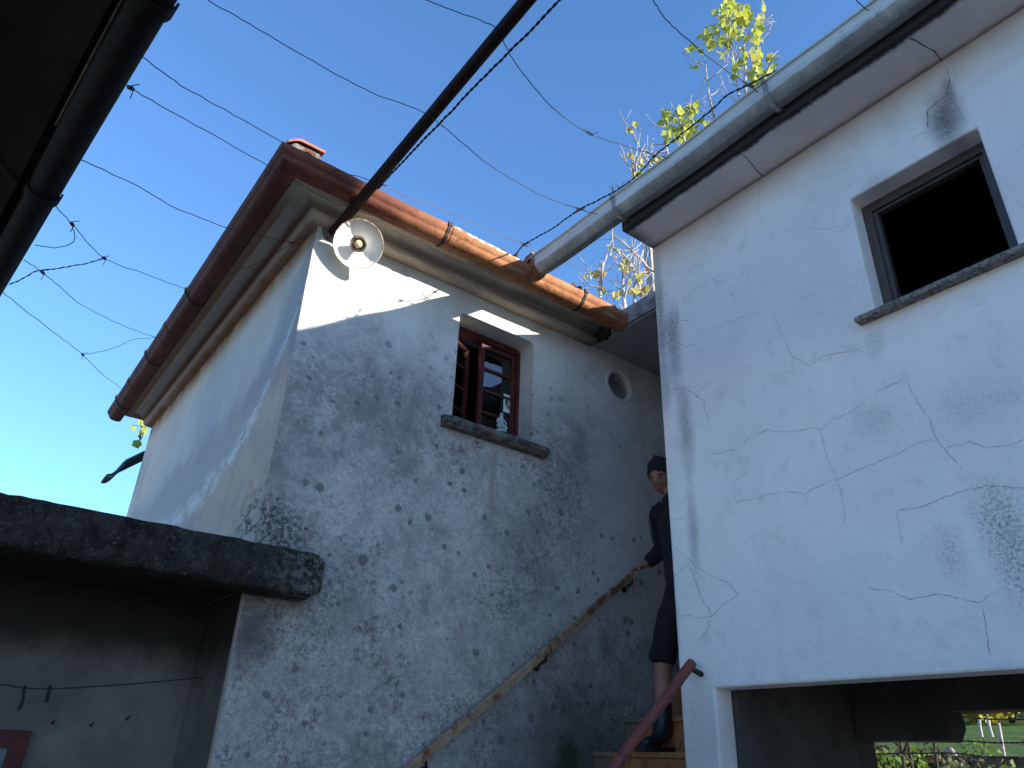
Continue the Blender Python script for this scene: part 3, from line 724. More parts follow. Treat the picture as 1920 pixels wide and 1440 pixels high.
# ------------------------------------------------------------------ the white building on the right
X1, Y1 = 2.80, 2.45
white = thing('white_rendered_building', 'white rendered building on a pillar with cracked wall and dark open window', 'building', (4.4, 0.2, 0))
RY0, RY1, RZ0, RZ1 = 0.664, 1.228, 3.378, 4.015
RIGHT_END = -2.0
w = MB()
w.plate([(RIGHT_END, 1.925), (2.255, 1.945), (2.27, 0.0), (Y1, 0.0), (Y1, 4.46), (RIGHT_END, 4.46)], [[(RY0, RZ0), (RY1, RZ0), (RY1, RZ1), (RY0, RZ1)]],
        lambda u, v, t: (X1 + t, u, v), 0.0, 0.12)
rwall = w.build('front_wall', 'right_wall', white, bevel=0.010)
MB().box((X1 + 0.12, Y1 - 0.2, 2.25), (6.2, Y1, 4.46)).build('end_wall', 'right_wall', white)
MB().box((X1 + 0.12, Y1 - 0.186, 0), (3.84, Y1, 2.248)).build('pillar_return', 'right_wall', white)
MB().box((X1 + 0.12, RIGHT_END, 0), (6.2, RIGHT_END + 0.2, 4.46)).build('far_end_wall', 'right_wall', white)
MB().box((6.0, RIGHT_END + 0.2, 2.25), (6.2, Y1 - 0.2, 4.46)).build('rear_wall', 'right_wall', white)
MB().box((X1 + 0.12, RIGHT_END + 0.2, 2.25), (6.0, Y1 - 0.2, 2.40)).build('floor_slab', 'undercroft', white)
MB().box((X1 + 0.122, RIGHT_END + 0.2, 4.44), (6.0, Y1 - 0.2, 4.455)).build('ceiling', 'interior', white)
# dark lining puts the unlit room's blackness into colour behind the open window
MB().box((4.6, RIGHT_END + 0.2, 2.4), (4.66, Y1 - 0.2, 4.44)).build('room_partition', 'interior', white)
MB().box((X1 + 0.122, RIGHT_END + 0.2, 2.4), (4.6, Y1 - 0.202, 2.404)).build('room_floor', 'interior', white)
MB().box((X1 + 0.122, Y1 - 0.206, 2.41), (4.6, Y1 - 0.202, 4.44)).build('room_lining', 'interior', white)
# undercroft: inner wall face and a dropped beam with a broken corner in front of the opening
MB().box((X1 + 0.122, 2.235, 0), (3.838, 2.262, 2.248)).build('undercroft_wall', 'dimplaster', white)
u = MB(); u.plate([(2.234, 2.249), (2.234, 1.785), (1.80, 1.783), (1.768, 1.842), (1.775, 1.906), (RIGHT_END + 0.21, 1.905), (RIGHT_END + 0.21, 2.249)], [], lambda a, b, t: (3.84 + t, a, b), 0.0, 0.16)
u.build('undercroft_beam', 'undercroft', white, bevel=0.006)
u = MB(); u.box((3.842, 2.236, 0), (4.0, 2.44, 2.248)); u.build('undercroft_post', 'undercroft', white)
# roof slab with projecting eaves
sl = MB(); sl.box((2.545, RIGHT_END - 0.15, 4.462), (6.4, Y1 - 0.002, 4.568)); sl.build('eaves_slab', 'eaves', white, bevel=0.006)
rf = MB(); rf.add([(2.92, RIGHT_END - 0.14, 4.569), (6.4, RIGHT_END - 0.14, 4.569), (6.4, Y1 - 0.01, 4.569), (2.92, Y1 - 0.01, 4.569), (4.5, RIGHT_END - 0.14, 5.20), (4.5, Y1 - 0.01, 5.20)],
    [(0, 4, 5, 3), (4, 1, 2, 5), (0, 1, 4), (3, 5, 2), (3, 2, 1, 0)])
rf.build('roof', 'tile', white)
# box gutter, carried on past the slab to the gutter of the house
gprof = [(0.0, 0.110), (0.0, 0.012), (-0.012, 0.0), (-0.056, 0.0), (-0.102, 0.040), (-0.106, 0.112), (-0.116, 0.116), (-0.116, 0.126), (-0.098, 0.126), (-0.098, 0.044), (-0.054, 0.006), (-0.014, 0.006), (-0.006, 0.014), (-0.006, 0.110)]
secs = []
for i in range(46):
    yy = RIGHT_END - 0.1 + (3.225 - RIGHT_END + 0.1) * i / 45
    dz = 0.006 * math.sin(i * 0.7) + (0.022 * max(0, yy - 2.4) / 0.8)
    secs.append([Vector((2.540 + a, yy, 4.506 + b + dz)) for a, b in gprof])
gg = MB(); gg.sweep(secs); ggut = gg.build('gutter', 'ggutter', white, smooth=0.5)
for yy in (2.40, 1.34, 0.20):
    rr = []
    for a, b in [(0.002, 0.10), (0.002, 0.010), (-0.012, -0.003), (-0.057, -0.003), (-0.105, 0.038), (-0.109, 0.108), (-0.119, 0.114), (-0.119, 0.130)]:
        rr.append((2.540 + a, 4.506 + b))
    m = MB(); ss = []
    for i, (a, b) in enumerate(rr):
        out = Vector((a - 2.49, 0, b - 4.56)).normalized() * 0.005
        ss.append([Vector((a, yy - 0.011, b)), Vector((a, yy + 0.011, b)), Vector((a, yy + 0.011, b)) + out, Vector((a, yy - 0.011, b)) + out])
    m.sweep(ss); m.build('gutter_bracket', 'galv', ggut)
# clay outlet collar where the grey gutter drops into the red one
h = MB(); ss = []
for yy, k in ((3.150, 1.12), (3.215, 1.16), (3.30, 0.9)):
    ss.append([Vector((2.487 + (a + 0.053) * k, yy, 4.585 + (b - 0.055) * k - (0.02 if yy > 3.25 else 0))) for a, b in gprof[:8]])
h.sweep(ss); h.build('gutter_outlet', 'tgutter', ggut)
# window of the white building
fw = MB(); fx = X1 + 0.098
fw.plate([(RY0 - 0.01, RZ0 - 0.01), (RY1 + 0.01, RZ0 - 0.01), (RY1 + 0.01, RZ1 + 0.01), (RY0 - 0.01, RZ1 + 0.01)],
    [[(RY0 + 0.036, RZ0 + 0.03), (RY1 - 0.040, RZ0 + 0.03), (RY1 - 0.040, RZ1 - 0.045), (RY0 + 0.036, RZ1 - 0.045)]], lambda a, b, t: (fx + t, a, b), 0.0, 0.06)
fwo = fw.build('window_frame', 'bronze', white, bevel=0.003)
fw = MB(); fw.plate([(RY0 + 0.030, RZ0 + 0.024), (RY1 - 0.034, RZ0 + 0.024), (RY1 - 0.034, RZ1 - 0.039), (RY0 + 0.030, RZ1 - 0.039)],
    [[(RY0 + 0.056, RZ0 + 0.05), (RY1 - 0.060, RZ0 + 0.05), (RY1 - 0.060, RZ1 - 0.060), (RY0 + 0.056, RZ1 - 0.060)]], lambda a, b, t: (fx + t, a, b), 0.016, 0.05)
fw.build('window_track', 'bronze', fwo)
sg = MB(); sg.plate([(0.600, 3.352), (1.300, 3.352), (1.300, 3.376), (0.600, 3.376)], [], lambda a, b, t: (X1 + t, a, b), -0.052, 0.10)
sgo = sg.build('window_sill', 'granite_sill', white, bevel=0.004)
# cracks in the render
def R7(*p): return [(1200 + a * 0.514, 700 + b * 0.514) for a, b in p]
def R3(*p): return [(1000 + a * 0.479, b * 0.479) for a, b in p]
cracks = [
 (R3((490,1225),(560,1190),(620,1140),(700,1095),(760,1110),(790,1180)), .0016), (R3((560,1190),(570,1250),(540,1330),(500,1360)), .0034), (R3((570,1250),(615,1253)), .0026), (R3((540,1330),(600,1360),(642,1348)), .003),
 (R3((650,1300),(730,1270),(850,1230),(910,1205)), .0014), (R3((930,1210),(975,1310),(1010,1390),(1075,1430),(1150,1390),(1250,1370),(1330,1385)), .0016),
 (R7((265,295),(350,275),(400,235),(470,205),(540,215),(620,200),(660,205),(700,170),(770,145),(830,95),(870,65),(950,25)), .0022),
 (R7((970,30),(1010,100),(1060,170),(1080,240),(1120,290),(1180,350)), .0020), (R7((340,470),(400,460),(480,440),(560,430),(600,440),(680,400),(730,380),(850,330),(950,290),(1020,250),(1090,240)), .0018),
 (R7((660,210),(685,320),(720,380),(740,470),(750,560)), .0013), (R7((940,500),(1020,490),(1090,460),(1170,430),(1260,410),(1400,420)), .0022), (R7((940,500),(945,570),(955,620)), .0020),
 (R7((120,630),(180,680),(240,730),(320,765),(360,810),(300,845),(265,885),(210,890),(180,880),(130,890)), .0024), (R7((265,885),(240,840),(215,800),(180,690),(120,750)), .0022), (R7((265,885),(240,940),(210,985)), .0020),
 (R7((830,785),(920,795),(985,825),(1050,810),(1100,805),(1180,825),(1245,835)), .0022), (R7((1245,835),(1265,950),(1275,1030)), .0020), (R7((1245,835),(1300,790)), .0018),
 (R7((1110,275),(1200,250),(1260,270),(1350,265),(1400,240)), .0018), (R7((100,540),(160,525)), .0018), (R7((350,280),(390,360),(340,400),(345,460),(370,490)), .0016), (R7((210,70),(270,20)), .0020), (R7((120,60),(160,50),(230,95),(250,180)), .0026),
 (R3((1620,270),(1630,320),(1618,372),(1565,410),(1540,440),(1545,500)), .0040), (R3((1630,322),(1665,335)), .0025), (R3((1540,515),(1465,550)), .0016), (R3((1618,372),(1660,420),(1690,480)), .0016),
 (R3((880,690),(885,760),(870,820)), .0012), (R3((1070,885),(1130,900),(1200,885)), .0012), (R3((665,845),(735,805)), .0018),
]
for pts, wd in cracks:
    P = []
    for i in range(len(pts) - 1):
        a, b = pts[i], pts[i + 1]; n_ = max(2, int(math.hypot(b[0] - a[0], b[1] - a[1]) / 7))
        for k in range(n_):
            t = k / n_; P.append(on_x(a[0] + (b[0] - a[0]) * t + random.uniform(-1.6, 1.6), a[1] + (b[1] - a[1]) * t + random.uniform(-1.6, 1.6), X1 - 0.0012))
    P.append(on_x(*pts[-1], X1 - 0.0012)); m = MB(); vs = []; L = len(P)
    for i, p in enumerate(P):
        d = (P[min(i + 1, L - 1)] - P[max(i - 1, 0)]); s_ = Vector((0, -d.z, d.y)).normalized()
        ww = wd * random.uniform(0.25, 1.3) * (0.35 if i in (0, L - 1) else 1); vs += [p + s_ * ww / 2, p - s_ * ww / 2]
    m.add(vs, [(2 * i, 2 * i + 1, 2 * i + 3, 2 * i + 2) for i in range(L - 1)])
    m.build('crack', 'darkcrack' if wd > 0.0025 else 'crack', rwall, fix=False)
for pts in ([(1393, 290), (1408, 305), (1418, 318), (1430, 330)], [(1705, 72), (1730, 84), (1752, 96), (1772, 118)]):
    P = [on_z(a, b, 4.4608) for a, b in pts]; P = [p + Vector((random.uniform(-.004, .004), random.uniform(-.004, .004), 0)) for q in zip(P, P[1:]) for p in (q[0], (q[0] + q[1]) / 2)] + [P[-1]]
    m = MB(); vs = []
    for i, p in enumerate(P):
        ww = random.uniform(0.004, 0.008); vs += [p + Vector((0, ww / 2, 0)), p - Vector((0, ww / 2, 0))]
    m.add(vs, [(2 * i, 2 * i + 1, 2 * i + 3, 2 * i + 2) for i in range(len(P) - 1)]); m.build('crack', 'darkcrack', rwall, fix=False)

# ------------------------------------------------------------------ canopy over the landing, steps, rails
can = thing('landing_canopy', 'stained concrete slab roofing the landing between the two buildings', 'canopy', (4.5, 3.0, 4.51))
MB().box((3.352, Y1 + 0.002, 4.512), (6.0, Y0 - 0.002, 4.655)).build('slab', 'concrete', can, bevel=0.008)
MB().box((3.37, Y1 + 0.004, 4.502), (5.98, Y0 - 0.004, 4.511)).build('slab_underside', 'porch', can)
mm = MB(); mm.ball((3.352, 3.47, 4.55), (0.035, 0.10, 0.06), 16, 10); mo_o = mm.build('moss_tuft', 'moss', can, smooth=3.2); rough_up(mo_o, 0.022, 30)
back = thing('landing_back_wall', 'dim plastered wall with dark doorway at the head of the steps', 'wall', (5.35, 3.0, 2.11))
w = MB(); w.plate([(Y1 + 0.002, 2.11), (Y0 - 0.002, 2.11), (Y0 - 0.002, 4.50), (Y1 + 0.002, 4.50)], [[(2.55, 2.16), (3.42, 2.16), (3.42, 4.20), (2.55, 4.20)]], lambda a, b, t: (5.3 + t, a, b), 0.0, 0.2)
w.build('wall_face', 'porch', back)
MB().box((5.40, 2.55, 2.16), (5.44, 3.42, 4.20)).build('door', 'interior', back)

stairs = thing('tiled_steps', 'steps with ochre tiles climbing along the lichen grey wall', 'stairs', (2.6, 3.0, 0))
RISE, RUN = 0.195, 0.262; TX, TZ = 3.33, 1.71     # nosing of the step the man stands on
k0 = -9; steps_ = []
for k in range(k0, 3):
    z = TZ + RISE * k; x = TX + RUN * k
    x_end = 5.29 if k == 2 else x + RUN
    y_lo = Y1 + 0.004
    o_ = MB().box((x, y_lo, z - 0.16 if k == 2 else 0), (x_end - 0.001, Y0 - 0.003, z - 0.03)).build('step_core', 'concrete', stairs)
    tw = (Y0 - 0.003 - y_lo) / 4
    for j in range(4):
        a, b = y_lo + tw * j + 0.002, y_lo + tw * (j + 1) - 0.002
        MB().box((x - 0.008, a, z - RISE + 0.002), (x - 0.001, b, z - 0.031)).build('riser_tile', 'stair', stairs, bevel=0.0015)
        MB().box((x - 0.022, a, z - 0.029), (x_end - 0.009, b, z)).build('tread_tile', 'stair', stairs, bevel=0.004)

hr_ = thing('wall_handrail', 'faded flat handrail rising along the grey wall under the man\'s hand', 'handrail', (2.6, 3.54, 1.5))
RY = Y0 - 0.075
p1 = on_y(1186, 1077, RY); p2 = on_y(770, 1442, RY); dd = (p2 - p1).normalized(); p3 = p1 + dd * 3.4
rl = MB(); n_ = 26; secs = []
up = Vector((0, 0, 1)); sd = dd.cross(up).normalized(); uu = sd.cross(dd)
for i in range(n_):
    cpt = p1.lerp(p3, i / (n_ - 1)) + Vector((0, 0, 0.006 * math.sin(i * 0.55)))
    secs.append([cpt + sd * a + uu * b for a, b in ((-.012, -.022), (.012, -.022), (.014, .016), (.008, .022), (-.008, .022), (-.014, .016))])
rl.sweep(secs); rl.build('rail_bar', 'rail', hr_, smooth=0.5)
for t in (0.02, 0.95, 1.9, 2.8):
    c_ = p1 + dd * t; b = MB(); b.tube([c_ - uu * 0.018, c_ - uu * 0.05 + Vector((0, 0.02, 0)), Vector((c_.x, Y0 - 0.002, c_.z - 0.075))], 0.009, 8); b.lathe([(0.001, 0.006), (0.026, 0.006), (0.028, 0.0)], (c_.x, Y0 - 0.001, c_.z - 0.075), (0, -1, 0), 16)
    b.build('rail_bracket', 'iron', hr_, smooth=0.8)

rp = thing('red_handrail', 'red painted pipe handrail fixed to the corner of the white wall', 'handrail', (2.4, 2.42, 1.0))
a_ = on_x(1297, 1243, X1 - 0.050); q_ = on_y(1150, 1440, a_.y + 0.02); d_ = (q_ - a_).normalized(); b_ = a_ + d_ * 2.4
m = MB(); m.tube([a_ + (b_ - a_) * (i / 12) for i in range(13)], 0.0225, 16); m.build('pipe', 'redpipe', rp, smooth=0.9)
m = MB(); m.tube([a_ + d_ * 0.03, Vector((X1 - 0.001, a_.y - 0.012, a_.z - 0.045))], 0.012, 10); m.build('wall_pin', 'iron', rp, smooth=0.9)
m = MB(); m.tube([a_ + d_ * 2.3, Vector((b_.x + 0.05, b_.y, 0.0))], 0.018, 10); m.build('foot_post', 'redpipe', rp, smooth=0.9)

# ------------------------------------------------------------------ low porch on the left
porch = thing('granite_edged_porch', 'low dark porch with rough black granite roof edge beside the house', 'porch', (-0.4, 4.2, 0))
st = MB(); secs = []; NS = 110
for i in range(NS + 1):
    x = -3.2 + (1.412 + 3.2) * i / NS
    tip = max(0.0, (x - 1.34) / 0.072)
    ring = []
    hw, hh = 0.100 * (1 - 0.25 * tip ** 3), 0.104 * (1 - 0.28 * tip ** 3)
    for k in range(28):
        a = 2 * math.pi * k / 28; ca, sa = math.cos(a), math.sin(a)
        sx = math.copysign(abs(ca) ** 0.28, ca); sy = math.copysign(abs(sa) ** 0.28, sa)
        ring.append(Vector((x, 3.492 + hw * sx, 2.386 + hh * sy)))
    secs.append(ring)
st.sweep(secs); sto = st.build('granite_edge', 'granite', porch, smooth=3.2); rough_up(sto, 0.005, 9); rough_up(sto, 0.004, 34)
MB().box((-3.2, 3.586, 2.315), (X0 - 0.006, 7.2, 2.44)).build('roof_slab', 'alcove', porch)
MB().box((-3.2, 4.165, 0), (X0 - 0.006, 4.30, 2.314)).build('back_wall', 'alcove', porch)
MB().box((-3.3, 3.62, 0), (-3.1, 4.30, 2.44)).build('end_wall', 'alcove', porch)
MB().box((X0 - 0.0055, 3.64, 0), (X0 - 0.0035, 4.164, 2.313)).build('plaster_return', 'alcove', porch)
rw = bpy.data.objects.new('red_window', None); COL.objects.link(rw); rw.location = (0.0, 4.16, 0.7); rw.parent = porch; rw.matrix_parent_inverse = Matrix.Translation(-porch.location)
m = MB(); m.plate([(-0.62, 0.62), (0.476, 0.62), (0.476, 1.676), (-0.62, 1.676)], [[(-0.556, 0.69), (0.408, 0.69), (0.408, 1.606), (-0.556, 1.606)]], lambda a, b, t: (a, 4.164 + t, b), -0.035, 0.0)
m.build('window_frame', 'redwood', rw, bevel=0.003)
m = MB(); m.plate([(-0.556, 0.69), (0.408, 0.69), (0.408, 1.606), (-0.556, 1.606)], [], lambda a, b, t: (a, 4.164 + t, b), -0.012, -0.004)
m.build('pane', 'bluepane', rw)
for px, py in ((98, 1356), (170, 1360), (238, 1348)):
    p = on_y(px, py, 4.163); m = MB(); m.tube([p, p + Vector((0, -0.035, 0.004)), p + Vector((0, -0.04, 0.014))], 0.003, 8); m.lathe([(0.001, 0.003), (0.007, 0.002), (0.0075, 0)], p, (0, -1, 0), 12)
    m.build('wall_hook', 'iron', porch, smooth=0.8)
# clothes line and pegs
LY = 3.98
def line_obj(name, pts, r, mat, label, cat, n=6, k=6, group=None):
    P = smooth_path(pts, k); m = MB(); m.tube(P, r, n); return tag(m.build(name, mat, None, smooth=3.2), label, cat, group)
lp = [Vector((-1.6, LY, 1.98)), on_y(-160, 1268, LY), on_y(0, 1283, LY), on_y(45, 1290, LY), on_y(110, 1291, LY), on_y(240, 1283, LY), on_y(372, 1271, LY)]
lp.append(Vector((X0 - 0.004, lp[-1].y + 0.02, lp[-1].z + 0.004)))
line_obj('clothes_line', lp, 0.0028, 'wire', 'thin clothes line strung across the dark porch', 'clothes line')
pg = on_y(93, 1291, LY)
def peg(p, tilt, lab):
    o_ = thing('clothes_peg', lab, 'clothes peg', p, 'pegs on the clothes line')
    ax = Vector((math.sin(tilt), 0, -math.cos(tilt))); s_ = Vector((0, 1, 0))
    for sgn in (-1, 1):
        m = MB(); m.bar(p - ax * 0.014 + s_ * sgn * 0.004, p + ax * 0.055 + s_ * sgn * 0.009, 0.014, 0.009, s_); m.build('peg_leg', 'peg', o_, bevel=0.001)
    m = MB(); m.tube([p + ax * 0.014 - s_ * 0.010, p + ax * 0.014 + s_ * 0.010], 0.005, 8); m.build('peg_spring', 'iron', o_)
peg(pg, 0.05, 'upright dark green clothes peg clipped on the porch line')
p = on_y(46, 1290, LY)
q = on_y(34, 1333, LY)
m = MB(); m.tube(smooth_path([p + Vector((0, 0, 0.008)), p + Vector((0.002, -0.004, -0.02)), p.lerp(q, 0.6) + Vector((0.006, 0, 0)), q], 5), [0.006] * 15 + [0.004], 8)
tag(m.build('hanging_strap', 'peg', None, smooth=1.0), 'short dark strap hanging from the porch clothes line', 'strap')

# ------------------------------------------------------------------ neighbouring roof overhead on the left
GZn = 3.60
ea = on_z(335, 0, GZn); eb = on_z(0, 555, GZn); ed = (eb - ea).normalized(); en = Vector((-ed.y, ed.x, 0))
if en.x > 0: en = -en                                       # en points from the edge in under the roof
nb = thing('lean_to_roof', 'dark roof edge with black gutter jutting overhead on the left', 'roof', (-2.4, 2.0, 0))
start = ea - ed * 4.2; LEN = 9.0
def run(prof, s0=0.0, s1=LEN, n=36, bow=0.0):
    secs = []
    for i in range(n + 1):
        t = s0 + (s1 - s0) * i / n; cpt = start + ed * t
        secs.append([cpt + en * (a + bow * math.sin(t * 1.7)) + Vector((0, 0, b + bow * math.sin(t * 2.3))) for a, b in prof])
    return secs
gr = 0.058
np_ = [(gr - gr * math.cos(math.pi * k / 12), -gr * math.sin(math.pi * k / 12)) for k in range(13)]
np_ += [(gr + (gr - .005) * math.cos(math.pi * k / 12), -(gr - .005) * math.sin(math.pi * k / 12)) for k in range(13)]
m = MB(); m.sweep(run(np_, bow=0.003)); ngut = m.build('gutter', 'blackplastic', nb, smooth=0.8)
for t in (5.43 + 0.0, 6.55, 4.24):
    jp = [(gr - (gr + .009) * math.cos(math.pi * k / 12), -(gr + .009) * math.sin(math.pi * k / 12)) for k in range(13)]
    jp += [(gr + (gr + .001) * math.cos(math.pi * k / 12), -(gr + .001) * math.sin(math.pi * k / 12)) for k in range(13)]
    m = MB(); m.sweep(run(jp, t - 0.03, t + 0.03, 2)); m.build('gutter_sleeve', 'blackplastic', ngut, smooth=0.8)
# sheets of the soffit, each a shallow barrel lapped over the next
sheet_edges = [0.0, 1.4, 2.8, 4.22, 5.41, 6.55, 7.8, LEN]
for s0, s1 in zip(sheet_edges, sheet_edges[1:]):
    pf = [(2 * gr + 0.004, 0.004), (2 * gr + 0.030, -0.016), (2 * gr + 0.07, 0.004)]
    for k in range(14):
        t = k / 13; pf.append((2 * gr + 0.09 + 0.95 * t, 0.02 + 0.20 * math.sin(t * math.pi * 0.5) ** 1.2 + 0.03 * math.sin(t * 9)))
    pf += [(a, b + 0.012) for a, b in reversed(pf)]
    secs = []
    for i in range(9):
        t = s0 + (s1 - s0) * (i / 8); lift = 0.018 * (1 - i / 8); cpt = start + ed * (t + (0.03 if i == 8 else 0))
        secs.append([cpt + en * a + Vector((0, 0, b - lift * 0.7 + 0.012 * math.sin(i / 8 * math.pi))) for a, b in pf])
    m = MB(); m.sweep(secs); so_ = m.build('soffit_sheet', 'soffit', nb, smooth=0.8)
rp_ = [(2 * gr + 0.002, -0.004), (2 * gr + 0.006, -0.010), (2 * gr + 0.012, -0.010), (2 * gr + 0.012, 0.0)]
m = MB(); m.sweep(run(rp_, 3.9, 5.0, 6)); m.build('highlight_strip', 'rimglint', nb)  # strip added to paint the yellowish highlight along the gutter's inner rim
pl = on_z(8, 400, GZn + 0.03); m = MB()
m.box((pl.x - 0.06, pl.y - 0.05, pl.z - 0.01), (pl.x + 0.010, pl.y + 0.045, pl.z)); m.build('soffit_patch', 'plate', nb, bevel=0.006)
for t in (0.4, 3.0, 8.4):
    c_ = start + ed * t + en * 1.95; m = MB(); m.box((c_.x - 0.06, c_.y - 0.06, 0), (c_.x + 0.06, c_.y + 0.06, GZn + 0.20)); m.build('post', 'opposite', nb, bevel=0.006)  # unseen posts in place of a wall, left open to let sky light in
m = MB(); m.sweep(run([(0.0, 0.03), (2.05, 0.62), (2.05, 0.68), (0.0, 0.09)])); m.build('roof', 'tile', nb)
m = MB(); m.sweep(run([(1.88, 0.18), (2.02, 0.18), (2.02, 0.34), (1.88, 0.34)])); m.build('wall_plate', 'soffit', nb)

# unseen house added behind the camera; its bulk keeps the low sun off the yard
op = thing('sun_blocking_house', 'unseen tall grey house added behind the viewer to shade the yard', 'house', (6, -14, 0))
MB().box((4.8, -17.0, 0), (7.76, -12.0, 9.1)).build('walls', 'opposite', op)
m = MB(); m.add([(4.7, -17.2, 9.1), (7.78, -17.2, 9.1), (7.78, -11.9, 9.1), (4.7, -11.9, 9.1), (6.2, -15.4, 9.6), (6.2, -13.7, 9.6)], [(0, 1, 5, 4), (1, 2, 5), (2, 3, 4, 5), (3, 0, 4), (3, 2, 1, 0)]); m.build('roof', 'tile', op)
for xx in (5.2, 6.6):
    MB().box((xx, -11.998, 5.0), (xx + 0.8, -11.96, 6.4)).build('window', 'interior', op)

# ------------------------------------------------------------------ trellis pole, wires
PZ = 4.47
pa = on_z(632, 430, PZ); pa = Vector((1.208, Y0 + 0.02, PZ)); pb = on_z(985, 0, PZ + 0.02)
pd = (pb - pa).normalized(); pend = pa + pd * 6.2
pole = thing('trellis_pole', 'rusty brown iron pole running out from the house corner over the yard', 'pole', (1.2, Y0, 4.4))
m = MB(); m.tube([pa.lerp(pend, i / 20) + Vector((0, 0, -0.02 * math.sin(math.pi * i / 20))) for i in range(21)], 0.031, 18); m.build('pipe', 'rustpipe', pole, smooth=0.9)
m = MB(); m.lathe([(0.032, 0.03), (0.05, 0.026), (0.062, 0.004), (0.064, 0.0)], (pa.x, Y0 - 0.001, PZ), (0, -1, 0), 20); mo_o = m.build('mortar_collar', 'mortar', pole, smooth=0.8); rough_up(mo_o, 0.006, 40)

def knot(P, c, r=0.011, n=4):
    """a few tight turns of wire with loose ends"""
    c = Vector(c); d = (P[min(1, len(P) - 1)] - P[0]).normalized() if len(P) > 1 else Vector((1, 0, 0)); s = d.orthogonal().normalized(); u = d.cross(s)
    q = [c + d * (0.045 * (i / 30 - 0.5)) + (s * math.cos(i * 2 * math.pi * n / 30) + u * math.sin(i * 2 * math.pi * n / 30)) * r * 0.6 for i in range(31)]
    q = [c - d * 0.02 + s * 0.035 + u * 0.01] + q + [c + d * 0.025 - s * 0.028 + u * 0.02]
    return q
def wire(name, pts, label, r=0.0022, mat='wire', knots=(), twist=False, group='trellis wires over the yard', k=6):
    P = smooth_path(pts, k); m = MB()
    # slight kinks
    P = [p + Vector((random.uniform(-1, 1), random.uniform(-1, 1), random.uniform(-1, 1))) * 0.0022 for p in P]
    if twist:
        L = 0; D = [0]
        for a, b in zip(P, P[1:]): L += (b - a).length; D.append(L)
        n_ = int(L / 0.012); 
        for ph in (0, math.pi):
            Q = []; j = 0
            for i in range(n_ + 1):
                s = L * i / n_
                while j < len(D) - 2 and D[j + 1] < s: j += 1
                t = (s - D[j]) / max(1e-6, D[j + 1] - D[j]); c_ = P[j].lerp(P[j + 1], t); d = (P[j + 1] - P[j]).normalized()
                sx = d.orthogonal().normalized(); ux = d.cross(sx); a = ph + s * 2 * math.pi / 0.075
                Q.append(c_ + (sx * math.cos(a) + ux * math.sin(a)) * r * 0.95)
            m.tube(Q, r, 6)
    else: m.tube(P, r, 6)
    o_ = tag(m.build(name, mat, None, smooth=3.2), label, 'wire', group)
    for kp in knots:
        kp = Vector(kp); i = min(range(len(P)), key=lambda q: (P[q] - kp).length); i = min(i, len(P) - 2)
        kk = MB(); kk.tube(knot(P[i:i + 2], kp), r * 0.85, 5); kk.build('wire_knot', mat, o_, smooth=3.2)
    return o_
def lerp_z(pts, z0, z1):
    out = []
    for i, (a, b) in enumerate(pts): out.append(on_z(a, b, z0 + (z1 - z0) * i / (len(pts) - 1)))
    return out
ZP = 4.50
gout = 0.404                                                     # just outside the house gutter
def px_of(p):
    v = ROT.transposed() @ (p - EYE); return Vector((CX - F_PX * v.x / v.z, CY + F_PX * v.y / v.z))
def on_side(px, py):
    """the spot on the lip of the side gutter where a wire is tied"""
    return min((Vector((X0 - gout, 3.4 + 0.01 * k, 4.592)) for k in range(430)), key=lambda p: (px_of(p) - Vector((px + 5, py - 2))).length)
def on_front(px, py): return on_y(px, py, Y0 - gout)
W1 = lerp_z([(330, -36), (390, 0), (470, 46), (570, 105), (690, 170), (795, 212), (860, 262), (905, 300), (950, 330), (1020, 368), (1085, 392), (1120, 402)], 4.25, 4.56)
wire('trellis_wire', W1, 'long kinked wire crossing the sky above the brown pole', knots=[W1[10]])
W2 = lerp_z([(265, 103), (275, 112), (340, 160), (420, 205)], 3.62, 4.2) + [on_z(530, 268, 4.62), on_z(560, 288, 4.60), on_z(610, 313, 4.58), on_z(660, 328, 4.56), on_z(700, 340, 4.545)]
wire('trellis_wire', W2, 'wire from the black gutter to the red gutter corner and pole', knots=[W2[-1]])
W3 = [on_z(235, 158, 3.61), on_z(245, 165, 3.62), on_z(300, 197, 3.78), on_z(400, 253, 4.05), on_z(505, 312, 4.34), on_z(580, 356, 4.48), on_z(640, 388, 4.50)]
wire('trellis_wire', W3, 'straight wire knotted at the black gutter passing the eaves corner', r=0.002, knots=[W3[1]])
W3b = [on_y(664, 397, 3.30), on_y(728, 417, 3.31), on_y(790, 435, 3.31), on_y(860, 452, 3.31), on_y(920, 470, 3.30), on_y(968, 492, 3.28)]
wire('trellis_wire', W3b, 'thin rusty wire strung below the front gutter right of the lamp', r=0.0018, mat='copperwire')
W4 = [on_z(155, 301, 3.60), on_z(165, 305, 3.61), on_z(260, 350, 3.78), on_z(330, 390, 3.95), on_z(420, 425, 4.2), on_z(480, 440, 4.32), on_z(548, 456, 4.40)]
wire('trellis_wire', W4, 'wavy wire from the black gutter across the red side gutter', r=0.002, knots=[W4[-1]])
W4b = [on_z(596, 433, 4.42), on_z(572, 443, 4.41), on_z(548, 456, 4.40), on_z(490, 490, 4.36), on_z(440, 511, 4.33), on_z(400, 532, 4.31), on_z(360, 566, 4.29), on_z(325, 600, 4.27)]
wire('trellis_wire', W4b, 'thin wire slung under the side eaves from the house corner', r=0.0018)
W5 = [on_z(100, 380, 3.60), on_z(112, 395, 3.62), on_z(135, 420, 3.70), on_z(195, 484, 3.9), on_z(265, 511, 4.15), on_z(310, 528, 4.32)] + [on_side(340, 541)]
wire('trellis_wire', W5, 'wire with a loop from the black gutter to the side gutter', r=0.002, knots=[W5[2], W5[3]])
